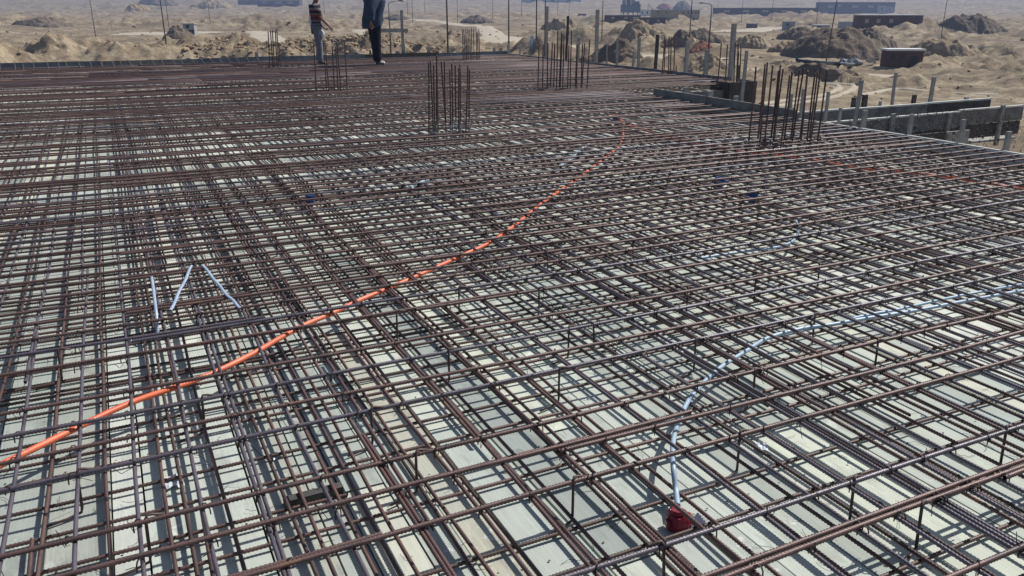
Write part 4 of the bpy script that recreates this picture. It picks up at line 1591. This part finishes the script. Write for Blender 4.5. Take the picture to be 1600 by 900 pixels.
house(287, 304.5, 54, 39.5, M_CONC, "small grey block hut with dark openings beside a dark heap",
      ((292.5, 297, 40, 44.5), (288.8, 293.3, 47, 53), (295, 299, 47, 52.5), (299.6, 304, 47, 52.3)), .5, M_CONC, "hut")
house(372, 402, 8, 1, M_PURP, "low dark walled block on the left skyline", (), .4)
house(402, 468, 9, 1.5, M_PURP, "long dark flat-roofed block between left skyline and striped man", ((410, 418, 3, 6), (430, 440, 3, 6), (450, 458, 3, 6)), .3, winm=M_TANW)
house(815, 908, 4, -1, M_CONC, "long pale grey wall block at the top middle", ((830, 836, 0, 2.5), (860, 866, 0, 2.5), (885, 891, 0, 2.5)), .15)
house(1000, 1017, 25, 16.5, M_WHITE, "small white site office with two windows", ((1002.5, 1004.5, 18.5, 21.5), (1010, 1012.5, 18.5, 21.5)), .6, M_CONC)
house(1018, 1060, 25.5, 17.5, M_TANW, "tan low building with pale patch joined to the white office", ((1027, 1029, 19, 21.5), (1040, 1042, 19, 21.5)), .3, M_CONC)
house(1061, 1093, 25.5, 17, M_TANW, "tan low building with row of small windows", ((1066, 1068, 19, 21.5), (1074, 1076, 19, 21.5), (1080, 1082, 19, 21.5), (1086, 1088, 19, 21.5), (1090, 1092, 19, 21.5)), .3, M_CONC)
house(1116, 1276, 25, 14.5, M_PURP, "very long purple-grey wall across the right background", ((1130, 1140, 17, 20), (1160, 1170, 17, 20), (1190, 1200, 17, 20), (1220, 1230, 17, 20), (1250, 1260, 17, 20)), .08, M_PURP, winm=M_TANW)
house(1285, 1397, 21, 5.5, M_PURP, "big dark unfinished block on the right horizon", ((1292, 1300, 9, 13), (1308, 1313, 8, 10.5), (1330, 1340, 9, 13), (1355, 1363, 9, 13)), .3, M_PURP, winm=M_TANW)
house(1373, 1383, 22, 10.5, M_CONC, "left one of two grey box towers before the big dark block", ((1376, 1378, 13, 16),), .7)
house(1385.5, 1396, 21.5, 11.5, M_CONC, "right one of two grey box towers before the big dark block", ((1388, 1390, 14, 17),), .7)
house(1343, 1440, 44, 26.5, M_MAROON, "wide maroon brick building with white roof edge at right", ((1350, 1356, 31, 37), (1368, 1374, 31, 37), (1388, 1394, 31, 37)), .3, M_WHITE, winm=M_TANW)
house(1168, 1183, 44.5, 38, M_PURP, "small dark shed left of the grey box shed", ((1170, 1173, 40, 44),), .6, M_CONC)
house(1225, 1242, 42, 35.5, M_CONC, "plain grey box shed on the pale strip", ((1229, 1232, 37, 40),), .6, M_CONC)
house(1274, 1297, 43, 40, M_CONC, "very low shed with bright white flat roof", ((1278, 1282, 41.2, 42.6),), .6, M_WHITE)
house(1313, 1339, 42, 35, M_CONC, "low grey shed with dark right end near the maroon building", ((1331.5, 1334, 36, 40), (1335.5, 1338, 36, 40)), .4, M_WHITE)
house(945, 1001, 31.5, 25, M_MAROON, "long low maroon wall right of the thick tall post", ((955, 960, 27, 30), (975, 980, 27, 30)), .12, M_CONC, winm=M_TANW)
house(1000, 1040, 38.5, 29, M_MAROON, "low maroon block behind the dark square stake", ((1010, 1014, 31, 35), (1026, 1030, 31, 35)), .3, M_HEAPD, winm=M_TANW)
house(990, 1000, 37, 29, M_CONC, "tiny grey block at the end of the low maroon wall", ((993, 996, 31, 34),), .7)
house(1386, 1440, 105, 81.5, M_MAROON, "near maroon shed with white roof edge at the right", ((1390, 1397, 86, 93), (1404, 1411, 86, 93), (1420, 1430, 88, 105)), .5, M_WHITE, "shed", winm=M_HOLE)
# batching plant
P = hit(985, 25)
k = mpp(P)
pl = empty("batching_plant", P)
tag(pl, "blue-grey steel silo plant standing left of the white site office", "industrial plant")
for dx in (-11, -4, 4, 11):
    MB().tube([(dx * k, 0, -1), (dx * k, 0, 9 * k)], .9 * k, 6).build("leg", M_STEELB, pl)
MB().quadbox((0, 3 * k, 11 * k), (30 * k, 10 * k, 12 * k)).build("hopper_deck", M_STEELB, pl)
MB().quadbox((9 * k, 2.5 * k, 18 * k), (8 * k, 8 * k, 7 * k)).build("control_cabin", M_STEELB, pl)
for dx, m in ((-10, M_CONC), (-3, M_STEELB), (4, M_CONC)):
    MB().tube([(dx * k, 4 * k, 14 * k), (dx * k, 4 * k, 18 * k), (dx * k, 4 * k, 32 * k), (dx * k, 4 * k, 36 * k)], [1 * k, 3.2 * k, 3.2 * k, 1.2 * k], 12).build("silo", m, pl, True)
cv = empty("conveyor", hit(1018, 18))
tag(cv, "sloping white-sided conveyor behind the white site office", "conveyor")
MB().quadbox((0, 0, 7 * k), (24 * k, 2 * k, 2.4 * k), 0, 0, Matrix.Rotation(.75, 3, 'Y')).build("belt_frame", M_WHITE, cv)
MB().quadbox((-8 * k, 0, 6 * k), (1.2 * k, 1.2 * k, 14 * k)).build("leg", M_STEELB, cv)
MB().quadbox((2 * k, 0, 2 * k), (1.2 * k, 1.2 * k, 8 * k)).build("leg", M_STEELB, cv)
# parked truck, far off
P = hit(910, 25)
k = mpp(P)
tk = empty("pickup_truck", P)
tag(tk, "dark red truck parked far off left of the thick tall post", "truck")
MB().quadbox((1.5 * k, 0, 2.0 * k), (9 * k, 3.6 * k, 2.4 * k)).build("cargo_bed", M_MAROON, tk)
MB().quadbox((-5 * k, 0, 2.2 * k), (3.6 * k, 3.4 * k, 3.2 * k)).build("cab", M_MAROON, tk)
MB().quadbox((-5.2 * k, -1.72 * k, 2.9 * k), (2.2 * k, .06 * k, 1.1 * k)).build("window", M_HOLE, tk)
for dx in (-5, 1.5, 4.5):
    for dy in (-1.6, 1.6):
        MB().tube([(dx * k, (dy - .25) * k, .75 * k), (dx * k, (dy + .25) * k, .75 * k)], .8 * k, 10).build("wheel", M_BLACK, tk)
# blue and white sign sheet
P = hit(829, 77)
k = mpp(P)
sg = empty("site_sign", P, .25)
tag(sg, "small leaning blue and white sign board on a stick beyond the far edge", "sign")
MB().tube([(0, 0, -.2), (.15, 0, 17 * k)], .05, 6).build("stick", M_TIMBER, sg)
t_ = Matrix.Rotation(.16, 3, 'Y')
MB().quadbox((.1, -.07, 11.5 * k), (5.2 * k, .04, 14 * k), 0, 0, t_).build("blue_panel", plain("sign_blue", (.22, .42, .68), (.18, .36, .6), 3, .5), sg)
MB().quadbox((.12, -.10, 11.2 * k), (2.4 * k, .03, 10 * k), 0, 0, t_).build("white_field", M_WHITE, sg)
# black pipe, tarp and sacks at the right
P = [hit(x, y) for x, y in ((1244, 95.5), (1262, 98), (1285, 100.5), (1310, 103), (1330, 104), (1346, 101))]
o = MB().tube([tuple(Vector((p.x, p.y, p.z + .15))) for p in smooth_path([tuple(p) for p in P], 5)], .19, 8).build("black_pipe", M_BLACK, None, True)
tag(o, "long black pipe lying on the sand below the largest dark heap", "pipe")


def lumpy(name, x, y, wpx, hpx, m, label, cat, seed):
    P = hit(x, y)
    k = mpp(P)
    w, h = wpx * k, hpx * k
    mb = MB()
    a, b = 12, 7
    for i in range(b):
        t = i / (b - 1)
        rr = math.cos(t * PI / 2) ** .6
        for j in range(a):
            q = 2 * PI * j / a
            f = 1 + .22 * math.sin(3 * q + seed + t * 4) + .12 * math.sin(7 * q + seed * 2)
            mb.v.append((w / 2 * rr * f * math.cos(q), w / 2.6 * rr * f * math.sin(q), h * t * (1 + .12 * math.sin(2 * q + seed)) - .05))
    for i in range(b - 1):
        for j in range(a):
            j2 = (j + 1) % a
            mb.f.append((i * a + j, i * a + j2, (i + 1) * a + j2, (i + 1) * a + j))
            mb.m.append(0)
    o = mb.build(name, m)
    o.location = P
    tag(o, label, cat)


lumpy("covered_drum", 1316, 100.5, 14, 10, M_TARPB, "blue tarpaulin-covered drum at the right end of the black pipe", "drum", 1)
lumpy("sack_pile", 1333, 99.5, 20, 10, M_SACK, "pale grey pile of sacks right of the blue covered drum", "sacks", 2)
for i, (x, y, l, ang, lab) in enumerate(((1358, 93, 16, .04, "long yellowish plank lying on the pile beside the maroon shed"), (1364, 98, 14, -.05, "dark plank propped low beside the maroon shed"), (1360, 101, 14, .03, "plank nearest the black pipe end"))):
    P = hit(x, y)
    k = mpp(P)
    o = MB().quadbox((0, 0, .35), (l * k, .3, .22), 0, 0, Matrix.Rotation(ang, 3, 'Y')).build("timber_plank", [M_HEAPY, M_TIMBERD, M_TIMBER][i])
    o.location = P
    tag(o, lab, "plank")

# ------------------------------------------------------------------ haze
hz = MB().quadbox((0, 0, 60), (6900, 6900, 160))
hm = bpy.data.materials.new("haze_air")
hm.use_nodes = True
nt = hm.node_tree
nt.nodes.remove(nt.nodes["Principled BSDF"])
pv = nt.nodes.new("ShaderNodeVolumePrincipled")
pv.inputs["Color"].default_value = (.52, .66, 1.0, 1)
pv.inputs["Density"].default_value = 0.00047
pv.inputs["Anisotropy"].default_value = 0.2
nt.links.new(pv.outputs[0], nt.nodes["Material Output"].inputs["Volume"])
ho = hz.build("haze", hm)
tag(ho, "pale haze over the desert", None, None, "stuff")
